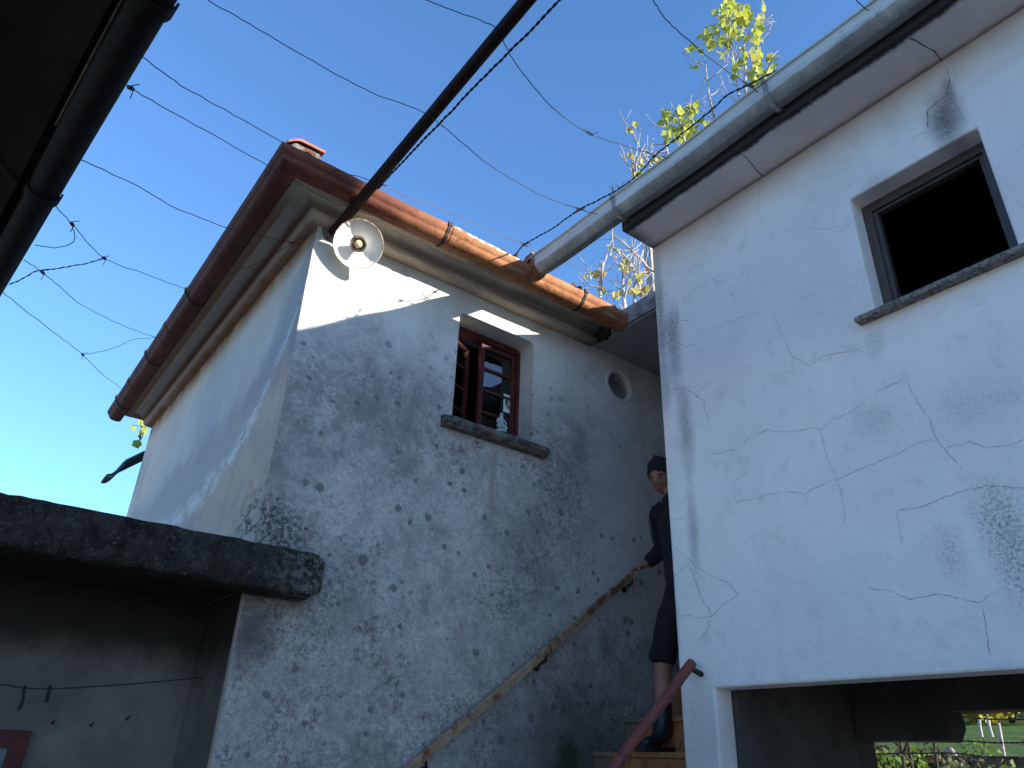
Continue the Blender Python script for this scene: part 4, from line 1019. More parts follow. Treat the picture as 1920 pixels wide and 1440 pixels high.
W5b = [on_z(135, 420, 3.70), on_z(140, 440, 3.69), on_z(138, 452, 3.67), on_z(122, 461, 3.65), on_z(95, 464, 3.62), on_z(64, 458, 3.60)]
wire('trellis_wire', W5b, 'short drooping loop of wire below the black gutter', r=0.002)
W5c = [on_z(195, 484, 3.9), on_z(165, 493, 3.86), on_z(140, 498, 3.83), on_z(110, 503, 3.8), on_z(80, 506, 3.76), on_z(62, 511, 3.72), on_z(40, 524, 3.66), on_z(18, 533, 3.60)]
wire('trellis_wire', W5c, 'short twisted wire tying two trellis wires together', r=0.002, twist=True)
W6 = [on_z(46, 488, 3.60), on_z(80, 511, 3.76), on_z(115, 540, 3.85), on_z(150, 570, 3.95), on_z(210, 601, 4.2), on_z(255, 620, 4.4)] + [on_side(282, 631)]
wire('trellis_wire', W6, 'wire meeting the side gutter between its two lower brackets', r=0.002, knots=[W6[1]])
W7 = [on_z(4, 547, 3.60), on_z(30, 568, 3.64), on_z(110, 630, 3.85), on_z(155, 665, 4.02), on_z(190, 700, 4.2)] + [on_side(218, 727)]
wire('trellis_wire', W7, 'lowest straight wire reaching the far end of the side gutter', r=0.002, knots=[W7[3]])
W7b = [on_z(155, 665, 4.02), on_z(190, 659, 4.15), on_z(220, 650, 4.28), on_z(250, 637, 4.42)] + [on_side(282, 632)]
wire('trellis_wire', W7b, 'short branch of wire rising to the side gutter from the lowest wire', r=0.0018)
W8 = lerp_z([(740, -30), (800, 0), (870, 27), (925, 49), (945, 80), (965, 117), (1020, 185), (1060, 222), (1105, 250), (1160, 270), (1230, 290), (1270, 300)], 4.45, 4.62)
wire('trellis_wire', W8, 'wire from behind the pole top to the barbed wire knot', knots=[W8[8]])
W9 = lerp_z([(1200, -40), (1225, 0), (1248, 35), (1280, 66), (1345, 120), (1405, 160), (1440, 188)], 4.45, 4.62)
wire('trellis_wire', W9, 'wire dropping in front of the leafy saplings to the grey gutter', knots=[W9[5]])
W10 = lerp_z([(1590, -30), (1605, 0), (1622, 15), (1638, 28)], 4.5, 4.62)
wire('trellis_wire', W10, 'short wire at the top right by the grey gutter')
W11 = [on_y(716, 347, Y0 - 0.42), on_y(760, 367, Y0 - 0.42), on_y(850, 402, Y0 - 0.42), on_y(930, 437, Y0 - 0.42), on_y(983, 459, Y0 - 0.42), on_y(1010, 472, Y0 - 0.42), on_y(1100, 505, Y0 - 0.42), on_y(1200, 545, Y0 - 0.42)]
wire('trellis_wire', W11, 'wire running above the orange front gutter past its outlet', r=0.002, mat='copperwire', knots=[W11[4]])
tw = [on_z(712, 349, 4.53), on_z(760, 298, 4.54), on_z(835, 220, 4.54), on_z(892, 160, 4.54), on_z(950, 102, 4.54), on_z(1050, 0, 4.54), on_z(1150, -105, 4.54)]
wire('twisted_wire', tw, 'thick twisted wire running beside the brown pole', r=0.0036, twist=True, knots=[tw[0]])
bz = 4.66
bw = [on_y(962, 486, 3.21), on_y(970, 474, 3.19), on_z(985, 457, bz), on_z(1030, 432, bz), on_z(1085, 394, bz), on_z(1120, 376, bz), on_z(1155, 358, bz), on_z(1195, 328, bz), on_z(1230, 290, bz), on_z(1265, 262, bz), on_z(1320, 218, bz), on_z(1365, 178, bz), on_z(1400, 160, bz), on_z(1470, 126, bz), on_z(1545, 85, bz), on_z(1600, 46, bz), on_z(1650, 10, bz), on_z(1720, -40, bz)]
bo = wire('barbed_wire', bw, 'dark barbed wire looping along the grey gutter against the sky', r=0.0028, twist=True, knots=[bw[2], bw[4], bw[8], bw[12]])
for c_ in (on_z(1150, 360, bz), on_z(1543, 86, bz), on_z(1163, 352, bz), on_z(1538, 90, bz), on_z(1226, 292, bz), on_z(1645, 14, bz)):
    m = MB()
    for _ in range(3):
        d = Vector((random.uniform(-1, 1), random.uniform(-1, 1), random.uniform(-1, 1))).normalized() * 0.045
        m.tube([c_ - d, c_ + d * 0.9], 0.0018, 5)
    m.build('barb', 'wire', bo)

# ------------------------------------------------------------------ enamel lamp
LC = on_y(672, 458, Y0 - 0.175)
lamp = thing('enamel_lamp', 'round white enamel wall lamp with rusty rim below the eaves', 'lamp', LC)
ln = (EYE - LC).normalized(); ln = (ln + Vector((-0.04, 0.0, 0.06))).normalized()
LR = 0.146
pf = [(LR, 0.012), (LR * 0.98, 0.010), (LR * 0.80, -0.020), (LR * 0.55, -0.040), (LR * 0.30, -0.050), (0.032, -0.054)]
m = MB(); m.lathe(pf + [(r_ , h_ - 0.003) for r_, h_ in reversed(pf)], LC, ln, 56); m.build('shade', 'enamel', lamp, smooth=0.9)
m = MB(); P = []
s_ = ln.orthogonal().normalized(); u_ = ln.cross(s_)
P = [LC + ln * 0.012 + (s_ * math.cos(2 * math.pi * k / 56) + u_ * math.sin(2 * math.pi * k / 56)) * LR for k in range(57)]
m.tube(P, 0.0032, 6, False); m.build('shade_rim', 'rustrim', lamp, smooth=3.2)
m = MB(); m.lathe([(0.022, -0.052), (0.026, -0.02), (0.046, 0.022), (0.049, 0.030), (0.043, 0.031), (0.024, 0.0)], LC, ln, 32); m.build('lamp_holder', 'chrome', lamp, smooth=0.7)
m = MB(); m.ball(LC + ln * 0.020, 0.025, 20, 14); m.build('bulb', 'bulb', lamp, smooth=3.2)
bk = LC - ln * 0.056
m = MB(); m.lathe([(0.036, 0.0), (0.034, -0.03), (0.022, -0.045), (0.001, -0.046)], bk, ln, 24); m.build('lamp_neck', 'enamel', lamp, smooth=0.8)
m = MB(); e_ = bk - ln * 0.045; m.tube(smooth_path([e_, e_ + Vector((-0.01, 0.02, 0.012)), Vector((e_.x - 0.02, Y0 - 0.002, e_.z + 0.01))], 4), 0.011, 10); m.build('lamp_arm', 'iron', lamp, smooth=0.9)

# ------------------------------------------------------------------ small things on the window
cc = rs3
def on_pane(u, v, t): return rs3(u, v, t)
# card stuck on the pane of the closed sash
cy_ = FY + 0.022 - 0.003
cTL = on_y(945, 738, FY + 0.03); cBR = on_y(967, 776, FY + 0.03)
cx0, cx1, cz0, cz1 = cTL.x, cTL.x + 0.098, cTL.z - 0.138, cTL.z
card = thing('picture_card', 'white card with an oval portrait stuck on the window pane', 'card', (cx0, FY + 0.03, cz0))
cyy = FY + 0.022 + 0.010
MB().box((cx0, cyy - 0.0015, cz0), (cx1, cyy, cz1)).build('card_sheet', 'card', card)
def disc(cx, cz, rx, rz, y, name, mat, a0=0, a1=360, inner=0.0):
    n_ = 32; vs = []; m = MB()
    for k in range(n_ + 1):
        a = math.radians(a0 + (a1 - a0) * k / n_); vs += [(cx + rx * math.cos(a), y, cz + rz * math.sin(a)), (cx + rx * inner * math.cos(a), y, cz + rz * inner * math.sin(a))]
    m.add(vs, [(2 * k, 2 * k + 1, 2 * k + 3, 2 * k + 2) for k in range(n_)]); m.build(name, mat, card)
ccx, ccz = (cx0 + cx1) / 2, (cz0 + cz1) / 2 + 0.008
disc(ccx, ccz, 0.037, 0.050, cyy - 0.0020, 'oval_print', 'oval', 0, 360, 0.01)
disc(ccx, ccz + 0.012, 0.014, 0.018, cyy - 0.0026, 'portrait_print', 'portrait', 0, 360, 0.01)
disc(ccx, ccz - 0.024, 0.024, 0.022, cyy - 0.0024, 'robe_print', 'portrait', 0, 180, 0.01)
disc(ccx, ccz, 0.037, 0.050, cyy - 0.0028, 'yellow_band_print', 'gold', 200, 340, 0.82)

def skin_mesh(nodes, edges, levels=2, root=0):
    """grow a surface over a skeleton: nodes = [(point, radius or (rx, ry))]"""
    me = bpy.data.meshes.new('skeleton'); me.from_pydata([tuple(p) for p, _ in nodes], edges, []); me.update()
    o_ = bpy.data.objects.new('skeleton', me); COL.objects.link(o_)
    sk = o_.modifiers.new('skin', 'SKIN'); sk.use_smooth_shade = True; sk.branch_smoothing = 0.4
    sub = o_.modifiers.new('sub', 'SUBSURF'); sub.levels = levels; sub.render_levels = levels
    lay = me.skin_vertices[0].data
    for i, (_, rr) in enumerate(nodes):
        lay[i].radius = rr if isinstance(rr, tuple) else (rr, rr); lay[i].use_root = (i == root)
    dg = bpy.context.evaluated_depsgraph_get(); ev_ = o_.evaluated_get(dg)
    out = bpy.data.meshes.new_from_object(ev_); bpy.data.objects.remove(o_); bpy.data.meshes.remove(me)
    vs = [v.co.copy() for v in out.vertices]; fs = [tuple(p.vertices) for p in out.polygons]; bpy.data.meshes.remove(out)
    return vs, fs

fp = on_y(937, 800, Y0 - 0.018); fb = Vector((fp.x, Y0 - 0.030, 3.514))
fig = thing('plaster_figurine', 'small pale blue seated plaster figurine on the window sill', 'figurine', fb)
nd = [(fb + Vector((0, 0, 0.052)), 0.018), (fb + Vector((0, 0, 0.078)), 0.016), (fb + Vector((0, 0, 0.096)), 0.008), (fb + Vector((0, -0.002, 0.112)), 0.014), (fb + Vector((0, -0.002, 0.126)), 0.010),
      (fb + Vector((-0.022, 0, 0.084)), 0.007), (fb + Vector((-0.030, -0.008, 0.060)), 0.006), (fb + Vector((-0.012, -0.020, 0.052)), 0.006),
      (fb + Vector((0.022, 0, 0.084)), 0.007), (fb + Vector((0.032, -0.006, 0.064)), 0.006), (fb + Vector((0.016, -0.020, 0.056)), 0.006),
      (fb + Vector((-0.030, -0.012, 0.042)), 0.012), (fb + Vector((-0.010, -0.018, 0.022)), 0.009), (fb + Vector((0.032, -0.012, 0.040)), 0.012), (fb + Vector((0.012, -0.020, 0.020)), 0.009)]
nd = [(fb + (p - fb) * 1.22 - Vector((0, 0, 0.008)), r_ * 1.12) for p, r_ in nd]
vs, fs = skin_mesh(nd, [(0, 1), (1, 2), (2, 3), (3, 4), (1, 5), (5, 6), (6, 7), (1, 8), (8, 9), (9, 10), (0, 11), (11, 12), (0, 13), (13, 14)], 1)
MB().add(vs, fs).build('figure', 'statue', fig, smooth=3.2)
m = MB(); m.lathe([(0.001, 0.020), (0.034, 0.019), (0.040, 0.012), (0.042, 0.0), (0.001, 0.0)], fb, (0, 0, 1), 20); m.build('plinth', 'statue', fig, smooth=0.7)

# ------------------------------------------------------------------ the man on the steps
man = thing('person', 'person in dark hoodie and black shorts coming down the steps, hand on rail', 'person', (3.48, 3.15, TZ))
V = Vector
FZ = TZ
def A(x, y, dz): return V((3.36 + (x - 3.36) * 1.03 + 0.115, 3.05 + (y - 3.05) * 1.03 + 0.10, FZ + dz * 1.03))
pel = A(3.56, 3.00, 0.92); chest = A(3.54, 3.00, 1.27); neck = A(3.505, 3.02, 1.485); head = A(3.455, 3.065, 1.605)
shR = A(3.535, 3.18, 1.43); shL = A(3.555, 2.82, 1.43)
hand = p1 + dd * 0.03
wrR = V((hand.x + 0.085, hand.y - 0.055, hand.z + 0.080))
elR = (shR + wrR) / 2 + V((0.13, 0.03, -0.06))
hipR = A(3.55, 3.10, 0.86); hipL = A(3.57, 2.90, 0.86)
knR = A(3.44, 3.13, 0.49); anR = A(3.415, 3.135, 0.10)
knL = A(3.46, 2.87, 0.64); anL = A(3.62, 2.87, 0.10) + V((0.06, 0, 0.195))
elL = A(3.62, 2.72, 1.10); wrL = A(3.50, 2.74, 0.90)
# bare body: torso, neck, arms, legs and the five-fingered hands in one skeleton
nodes = [(pel, (0.14, 0.115)), (chest, (0.155, 0.115)), (neck, 0.052), (head - V((0, 0, 0.02)), 0.06),
         (shR, 0.058), (elR, 0.042), (wrR, (0.027, 0.031)), (shL, 0.058), (elL, 0.042), (wrL, (0.027, 0.031)),
         (hipR, 0.085), (knR, 0.058), (knR.lerp(anR, 0.32), 0.056), (anR, 0.038), (hipL, 0.085), (knL, 0.058), (knL.lerp(anL, 0.32), 0.056), (anL, 0.038)]
edges = [(0, 1), (1, 2), (2, 3), (1, 4), (4, 5), (5, 6), (1, 7), (7, 8), (8, 9), (0, 10), (10, 11), (11, 12), (12, 13), (0, 14), (14, 15), (15, 16), (16, 17)]
def add_hand(wrist_i, fwd, side, down, grip):
    """palm and five fingers; fingers curl towards `down`, thumb leaves the `side` edge of the palm"""
    w0 = nodes[wrist_i][0]; palm = w0 + fwd * 0.048; pi = len(nodes); nodes.append((palm, (0.030, 0.022))); edges.append((wrist_i, pi))
    for j, (off, ln_) in enumerate(((0.030, 0.088), (0.010, 0.098), (-0.011, 0.092), (-0.031, 0.074))):
        k0_ = palm + fwd * 0.046 + side * off; i0 = len(nodes)
        a = k0_ + (fwd * 0.80 + down * 0.55) * ln_ * 0.42; b = a + (fwd * (0.15 - 0.5 * grip) + down) * ln_ * 0.34; c_ = b + (fwd * (-0.2 - 0.7 * grip) + down * 0.8) * ln_ * 0.28
        nodes.extend([(k0_, 0.0105), (a, 0.0095), (b, 0.0088), (c_, 0.0075)]); edges.extend([(pi, i0), (i0, i0 + 1), (i0 + 1, i0 + 2), (i0 + 2, i0 + 3)])
    t0 = palm - fwd * 0.006 + side * 0.034; i0 = len(nodes)
    t1 = t0 + side * 0.016 + fwd * 0.022 + down * 0.022; t2 = t1 + fwd * 0.018 + down * 0.026 - side * 0.004
    nodes.extend([(t0, 0.012), (t1, 0.0105), (t2, 0.0085)]); edges.extend([(pi, i0), (i0, i0 + 1), (i0 + 1, i0 + 2)])
hf = (hand + V((0, 0, 0.040)) - wrR); hf = V((hf.x, hf.y, hf.z - 0.0)).normalized()
hs = V((0, 0, 1)).cross(hf).normalized(); hs = -hs if hs.y > 0 else hs
hd = hs.cross(hf).normalized(); hd = -hd if hd.z > 0 else hd
add_hand(6, hf, hs, hd, 1.0)
lf = (A(3.46, 2.76, 0.78) - wrL).normalized(); add_hand(9, lf, V((0, 1, 0)).cross(lf).normalized() * -1, V((0, 1, 0)), 0.3)
vs, fs = skin_mesh(nodes, edges, 2)
bodym = MB().add(vs, fs)
# head: an egg with brow, nose, eye sockets, jaw and ears; face turned down the steps
fx_ = V((-0.86, -0.22, -0.44)).normalized(); hz_ = (V((0, 0, 1)) - fx_ * fx_.z).normalized(); hy_ = hz_.cross(fx_)
def hp(a, b, c_): return head + fx_ * a + hy_ * b + hz_ * c_
hv = []; hfaces = []; NU, NV = 40, 28
def gauss(x, y, cx_, cy2, sx_, sy_): return math.exp(-((x - cx_) / sx_) ** 2 - ((y - cy2) / sy_) ** 2)
for i in range(NV + 1):
    th = math.pi * i / NV
    for j in range(NU):
        ph = 2 * math.pi * j / NU; a = math.sin(th) * math.cos(ph); b = math.sin(th) * math.sin(ph); c_ = math.cos(th)
        jaw = 1.0 - 0.30 * max(0, -c_) ** 1.5
        x = 0.096 * a; y = 0.076 * b * jaw; z = 0.118 * c_
        if a < 0 and c_ < 0: x *= 1 - 0.25 * (-c_)
        if a > 0:
            x += 0.022 * gauss(y, z, 0, -0.012, 0.013, 0.020) * a + 0.010 * gauss(y, z, 0, 0.012, 0.010, 0.022) * a
            x -= 0.011 * (gauss(y, z, 0.032, 0.010, 0.016, 0.012) + gauss(y, z, -0.032, 0.010, 0.016, 0.012)) * a
            x += 0.006 * gauss(y, z, 0, 0.036, 0.05, 0.012) * a + 0.008 * gauss(y, z, 0, -0.052, 0.022, 0.010) * a + 0.010 * gauss(y, z, 0, -0.092, 0.024, 0.018) * a
        hv.append(hp(x, y, z))
for i in range(NV):
    for j in range(NU): hfaces.append((i * NU + j, (i + 1) * NU + j, (i + 1) * NU + (j + 1) % NU, i * NU + (j + 1) % NU))
bodym.add(hv, hfaces)
for sgn in (-1, 1):
    ear = MB(); ear.ball((0, 0, 0), (0.020, 0.009, 0.032), 12, 8); bodym.add([hp(v[0] - 0.008, v[1] + sgn * 0.077, v[2] - 0.005) for v in ear.v], ear.f)
body = bodym.build('body', 'skin', man, smooth=3.2)
for sgn in (-1, 1):
    e_ = MB(); e_.ball((0, 0, 0), 0.0085, 12, 8); eo = MB().add([hp(v[0] + 0.077, v[1] + sgn * 0.031, v[2] + 0.010) for v in e_.v], e_.f).build('eye', 'eyewhite', body, smooth=3.2)
    e_ = MB(); e_.ball((0, 0, 0), (0.004, 0.006, 0.006), 10, 6); MB().add([hp(v[0] + 0.0835, v[1] + sgn * 0.031, v[2] + 0.009) for v in e_.v], e_.f).build('iris', 'hair', eo, smooth=3.2)
    e_ = MB(); e_.ball((0, 0, 0), (0.006, 0.019, 0.005), 12, 6); MB().add([hp(v[0] + 0.088 - abs(v[1]) * 0.3, v[1] + sgn * 0.031, v[2] + 0.031 - 8 * v[1] ** 2) for v in e_.v], e_.f).build('eyebrow', 'hair', body, smooth=3.2)
e_ = MB(); e_.ball((0, 0, 0), (0.006, 0.022, 0.006), 14, 6); MB().add([hp(v[0] + 0.094 - abs(v[1]) * 0.35, v[1], v[2] - 0.052) for v in e_.v], e_.f).build('lips', 'lips', body, smooth=3.2)
# hair: a thick rough cap down to the nape and forehead
hm = MB(); hvs = []; hfs = []
for i in range(25):
    for j in range(48):
        ph = 2 * math.pi * j / 48; front = max(0.0, math.cos(ph))
        stop = math.pi * (0.70 - 0.36 * front ** 0.6 if math.cos(ph) > 0 else 0.70)
        stop += 0.16 * noise.noise(V((ph * 4, 2.0, 0)))
        th = stop * i / 24; a = math.sin(th) * math.cos(ph); b = math.sin(th) * math.sin(ph); c_ = math.cos(th)
        puff = (0.16 + 0.20 * noise.noise(V((a * 6, b * 6, c_ * 6))) + 0.16 * noise.noise(V((a * 17, b * 17, c_ * 17)))) * (1 - (i / 24) ** 6)
        k_ = 1.02 + puff
        hvs.append(hp(0.097 * a * k_ - 0.004, 0.077 * b * k_, 0.119 * c_ * k_ + 0.003))
for i in range(24):
    for j in range(48): hfs.append((i * 48 + j, (i + 1) * 48 + j, (i + 1) * 48 + (j + 1) % 48, i * 48 + (j + 1) % 48))
hm.add(hvs, hfs).build('hair', 'hair', man, smooth=3.2)
# clothing
cuff = wrR.lerp(elR, 0.08); cuffL = wrL.lerp(elL, 0.08)
nd = [(pel + V((0, 0, -0.12)), (0.172, 0.150)), (pel + V((0, 0, 0.06)), (0.172, 0.146)), (chest, (0.185, 0.145)), (neck + V((0.0, 0, -0.03)), (0.098, 0.095)), (neck + V((-0.010, 0.012, 0.030)), (0.084, 0.082)),
      (shR, 0.078), (elR, 0.060), (cuff.lerp(elR, 0.25), 0.056), (cuff, 0.042), (shL, 0.078), (elL, 0.060), (cuffL.lerp(elL, 0.25), 0.056), (cuffL, 0.042)]
vs, fs = skin_mesh(nd, [(0, 1), (1, 2), (2, 3), (3, 4), (2, 5), (5, 6), (6, 7), (7, 8), (2, 9), (9, 10), (10, 11), (11, 12)], 2)
hd_o = MB().add(vs, fs).build('hoodie', 'hoodie', man, smooth=3.2); rough_up(hd_o, 0.012, 10, 3)
m = MB(); m.tube(smooth_path([neck + V((-0.060, 0.06, -0.03)), neck + V((-0.125, 0.105, -0.13)), neck + V((-0.115, 0.10, -0.32))], 6), 0.004, 6); m.build('drawstring', 'hoodie', hd_o, smooth=3.2)
nd = [(pel + V((0, 0, 0.08)), (0.150, 0.130)), (pel + V((0, 0, -0.08)), (0.155, 0.135)), (hipR + V((0, 0.02, -0.06)), 0.105), (knR.lerp(hipR, 0.5), 0.096), (knR + V((0.0, 0, 0.015)), 0.088), (knR.lerp(anR, 0.08), 0.090),
      (hipL + V((0, -0.02, -0.06)), 0.105), (knL.lerp(hipL, 0.5), 0.096), (knL + V((0.0, 0, 0.015)), 0.088), (knL.lerp(anL, 0.08), 0.090)]
vs, fs = skin_mesh(nd, [(0, 1), (1, 2), (2, 3), (3, 4), (4, 5), (1, 6), (6, 7), (7, 8), (8, 9)], 2)
sh_o = MB().add(vs, fs).build('shorts', 'shorts', man, smooth=3.2); rough_up(sh_o, 0.011, 10, 8)
def boot(an, kn, name_):
    base = V((an.x, an.y, an.z - 0.10)); top = an.lerp(kn, 0.52)
    f_ = V((-0.97, -0.10, 0)).normalized()
    nd = [(top, 0.062), (an.lerp(kn, 0.25), 0.058), (an + V((0, 0, 0.0)), (0.048, 0.052)), (base + f_ * -0.03 + V((0, 0, 0.052)), 0.044), (base + f_ * 0.085 + V((0, 0, 0.052)), (0.046, 0.040)), (base + f_ * 0.165 + V((0, 0, 0.044)), (0.047, 0.031)), (base + f_ * 0.205 + V((0, 0, 0.040)), (0.038, 0.024))]
    vs, fs = skin_mesh(nd, [(0, 1), (1, 2), (2, 3), (2, 4), (4, 5), (5, 6)], 2)
    o_ = MB().add(vs, fs).build('boot', 'boot', man, smooth=3.2)
    s_ = V((-f_.y, f_.x, 0)); out = []
    for t, wd in ((-0.085, 0.030), (-0.07, 0.042), (-0.02, 0.043), (0.06, 0.041), (0.13, 0.050), (0.18, 0.050), (0.22, 0.036), (0.238, 0.015)): out.append((t, wd))
    ol = [(t, w_) for t, w_ in out] + [(t, -w_) for t, w_ in reversed(out)]
    ms = MB(); ms.plate(ol, [], lambda a, b, t: base + f_ * a + s_ * b + V((0, 0, t)), 0.001, 0.030); so_ = ms.build('sole', 'sole', o_, bevel=0.003)
    for k in range(12):
        a = -0.07 + 0.024 * k; MB().box((0, 0, 0), (0.001, 0.001, 0.001)) if False else None
boot(anR, knR, 'boot'); boot(anL, knL, 'boot')

# ------------------------------------------------------------------ saplings behind the buildings
def leaf_shape(c, nrm, up_, s):
    """lobed leaf with a folded midrib"""
    u = up_ - nrm * up_.dot(nrm); u = u.normalized() if u.length > 1e-4 else nrm.orthogonal().normalized(); v = nrm.cross(u)
    pts = [(0, 0), (0.32, 0.05), (0.52, 0.30), (0.40, 0.52), (0.46, 0.82), (0.0, 0.98), (-0.46, 0.82), (-0.40, 0.52), (-0.52, 0.30), (-0.32, 0.05)]
    vs = [c + v * (a * s) - u * (b * s) + nrm * (abs(a) * s * 0.35) for a, b in pts]
    return vs, [(0, 1, 2, 3, 4, 5), (0, 5, 6, 7, 8, 9)]
def rnd_dir(): return Vector((random.gauss(0, 1), random.gauss(0, 1), random.gauss(0, 1))).normalized()
def sapling(name, stems, leafzones, r0, label, group=None, mat='leaf', ls=0.10, root=None):
    """stems: pixel polylines at a range from the eye, leafzones: (px, py, rx, ry, count)"""
    root_p = None; tk = MB(); lf = MB(); tips = []
    allp = []
    for st_ in stems:
        P = [at_r(px, py, r0 + random.uniform(-0.3, 0.3)) for px, py in st_]; allp.append(P)
    low = min((P[0] for P in allp), key=lambda p: p.z)
    gx = sum(P[0].x for P in allp) / len(allp); gy = sum(P[0].y for P in allp) / len(allp)
    if root: q = at_r(*root); gx, gy = q.x, q.y
    rootp = Vector((gx, gy, ground_h(gx, gy) - 0.05)); t = thing(name, label, 'tree', rootp, group)
    for P in allp:
        fork = rootp + Vector((0, 0, 0.5 * (P[0].z)))
        fork += (P[0] - fork) * 0.35 * Vector((1, 1, 0)).length * 0.3
        path = smooth_path([rootp, fork, P[0]] + P[1:], 5)
        n_ = len(path); rad = [0.030 * (1 - i / n_) ** 0.9 + 0.007 for i in range(n_)]
        tk.tube(path, rad, 7)
        vis = path[10:]
        for i in range(0, len(vis) - 1):
            if random.random() < 0.75:
                d = (rnd_dir() + Vector((0, 0, 0.9))).normalized(); L = random.uniform(0.15, 0.55); a = vis[i]
                q = smooth_path([a, a + d * L * 0.5 + rnd_dir() * 0.04, a + d * L + Vector((0, 0, L * 0.25))], 3)
                tk.tube(q, [0.007 * (1 - k / len(q)) + 0.0028 for k in range(len(q))], 5); tips.append(q[-1])
                if random.random() < 0.6:
                    b = q[len(q) // 2]; d2 = (d + rnd_dir() * 0.8).normalized(); tk.tube([b, b + d2 * L * 0.5], [0.004, 0.0025], 4); tips.append(b + d2 * L * 0.5)
    for px, py, rx, ry, cnt in leafzones:
        for _ in range(cnt):
            ang = random.uniform(0, 2 * math.pi); q = math.sqrt(random.random())
            c_ = at_r(px + rx * q * math.cos(ang), py + ry * q * math.sin(ang), r0 + random.uniform(-0.45, 0.45))
            # leaf hangs from a short stalk running back to the nearest twig
            near = min(tips, key=lambda p: (p - c_).length) if tips else c_
            if (near - c_).length < 0.6: tk.tube([near, near.lerp(c_, 0.5) + Vector((0, 0, 0.02)), c_], 0.0024, 4)
            nrm = (rnd_dir() + SUN * 0.5).normalized(); a, b = leaf_shape(c_, nrm, (Vector((0, 0, 1)) + rnd_dir() * 0.5).normalized(), ls * random.uniform(0.6, 1.15)); lf.add(a, b)
    tk.build('trunk', 'bark', t, smooth=3.2, fix=False); lf.build('crown', mat, t, fix=False)
    return t
sapling('poplar_sapling', [[(1392, 330), (1388, 215), (1378, 130), (1365, 60)], [(1368, 320), (1345, 240), (1330, 180), (1322, 110)], [(1405, 330), (1412, 190), (1418, 110), (1428, 30)], [(1430, 320), (1432, 180), (1440, 130), (1448, 110)], [(1395, 320), (1398, 160), (1395, 80), (1385, 5)]],
    [(1375, 20, 32, 26, 46), (1395, 50, 40, 22, 40), (1345, 65, 28, 22, 30), (1325, 70, 14, 20, 8), (1300, 92, 14, 10, 5), (1300, 122, 10, 5, 3), (1430, 30, 10, 28, 8), (1408, 90, 26, 22, 14), (1418, 140, 14, 30, 16), (1450, 130, 18, 26, 12), (1380, 130, 14, 30, 8), (1350, 100, 20, 20, 8)], 9.2,
    'tallest leafy poplar sapling rising behind the grey gutter', 'saplings behind the roofs', 'leaf', 0.155, (1450, 1300, 9.2))
sapling('poplar_sapling', [[(1290, 380), (1288, 290), (1275, 230), (1268, 200)], [(1305, 380), (1300, 300), (1295, 250), (1290, 195)], [(1250, 400), (1262, 330), (1250, 280), (1246, 230)]],
    [(1275, 225, 32, 26, 34), (1290, 200, 18, 12, 12), (1312, 235, 14, 16, 10), (1252, 210, 8, 10, 6), (1270, 255, 28, 14, 14), (1292, 275, 8, 8, 3)], 9.0,
    'shorter bushy poplar sapling left of the tallest one', 'saplings behind the roofs', 'leaf', 0.145)
sapling('poplar_sapling', [[(1240, 380), (1212, 300), (1195, 270), (1183, 240)], [(1205, 420), (1195, 340), (1192, 310), (1200, 290)], [(1215, 420), (1200, 360), (1188, 325), (1185, 300)]],
    [(1185, 238, 8, 4, 4), (1180, 288, 12, 6, 3), (1200, 310, 20, 20, 6), (1235, 300, 12, 12, 5), (1190, 335, 10, 20, 4), (1215, 330, 12, 10, 4), (1188, 352, 8, 8, 4)], 8.6,
    'nearly bare sapling just above the grey gutter bend', 'saplings behind the roofs', 'paleleaf', 0.115)
sapling('poplar_sapling', [[(1240, 560), (1212, 500), (1185, 470), (1150, 440)], [(1175, 620), (1168, 540), (1168, 510), (1166, 480)], [(1192, 620), (1190, 540), (1195, 520), (1199, 498)], [(1130, 620), (1127, 540), (1128, 515), (1130, 490)], [(1210, 620), (1205, 560), (1180, 490), (1142, 462)]],
    [(1145, 463, 8, 5, 4), (1170, 488, 5, 6, 3), (1168, 500, 8, 4, 4), (1178, 504, 5, 5, 3), (1105, 514, 6, 4, 3), (1122, 509, 8, 5, 3), (1178, 522, 5, 4, 2), (1206, 518, 10, 6, 5), (1190, 545, 24, 8, 10), (1160, 550, 10, 6, 5), (1120, 540, 8, 6, 3)], 8.0,
    'thin twiggy sapling seen in the gap under the grey gutter', 'saplings behind the roofs', 'paleleaf', 0.105)
sapling('poplar_sapling', [[(1700, 60), (1672, 20), (1660, -10)]], [(1655, 6, 14, 12, 14), (1680, -10, 12, 12, 8)], 9.0, 'tip of a leafy sapling above the gutter at top right', 'saplings behind the roofs', 'leaf', 0.145, (1520, 1300, 9.0))
sapling('poplar_sapling', [[(1560, 160), (1535, 120), (1528, 104)]], [(1522, 106, 12, 6, 7)], 9.0, 'few green leaves peeping over the middle of the grey gutter', 'saplings behind the roofs', 'leaf', 0.14, (1480, 1300, 9.0))
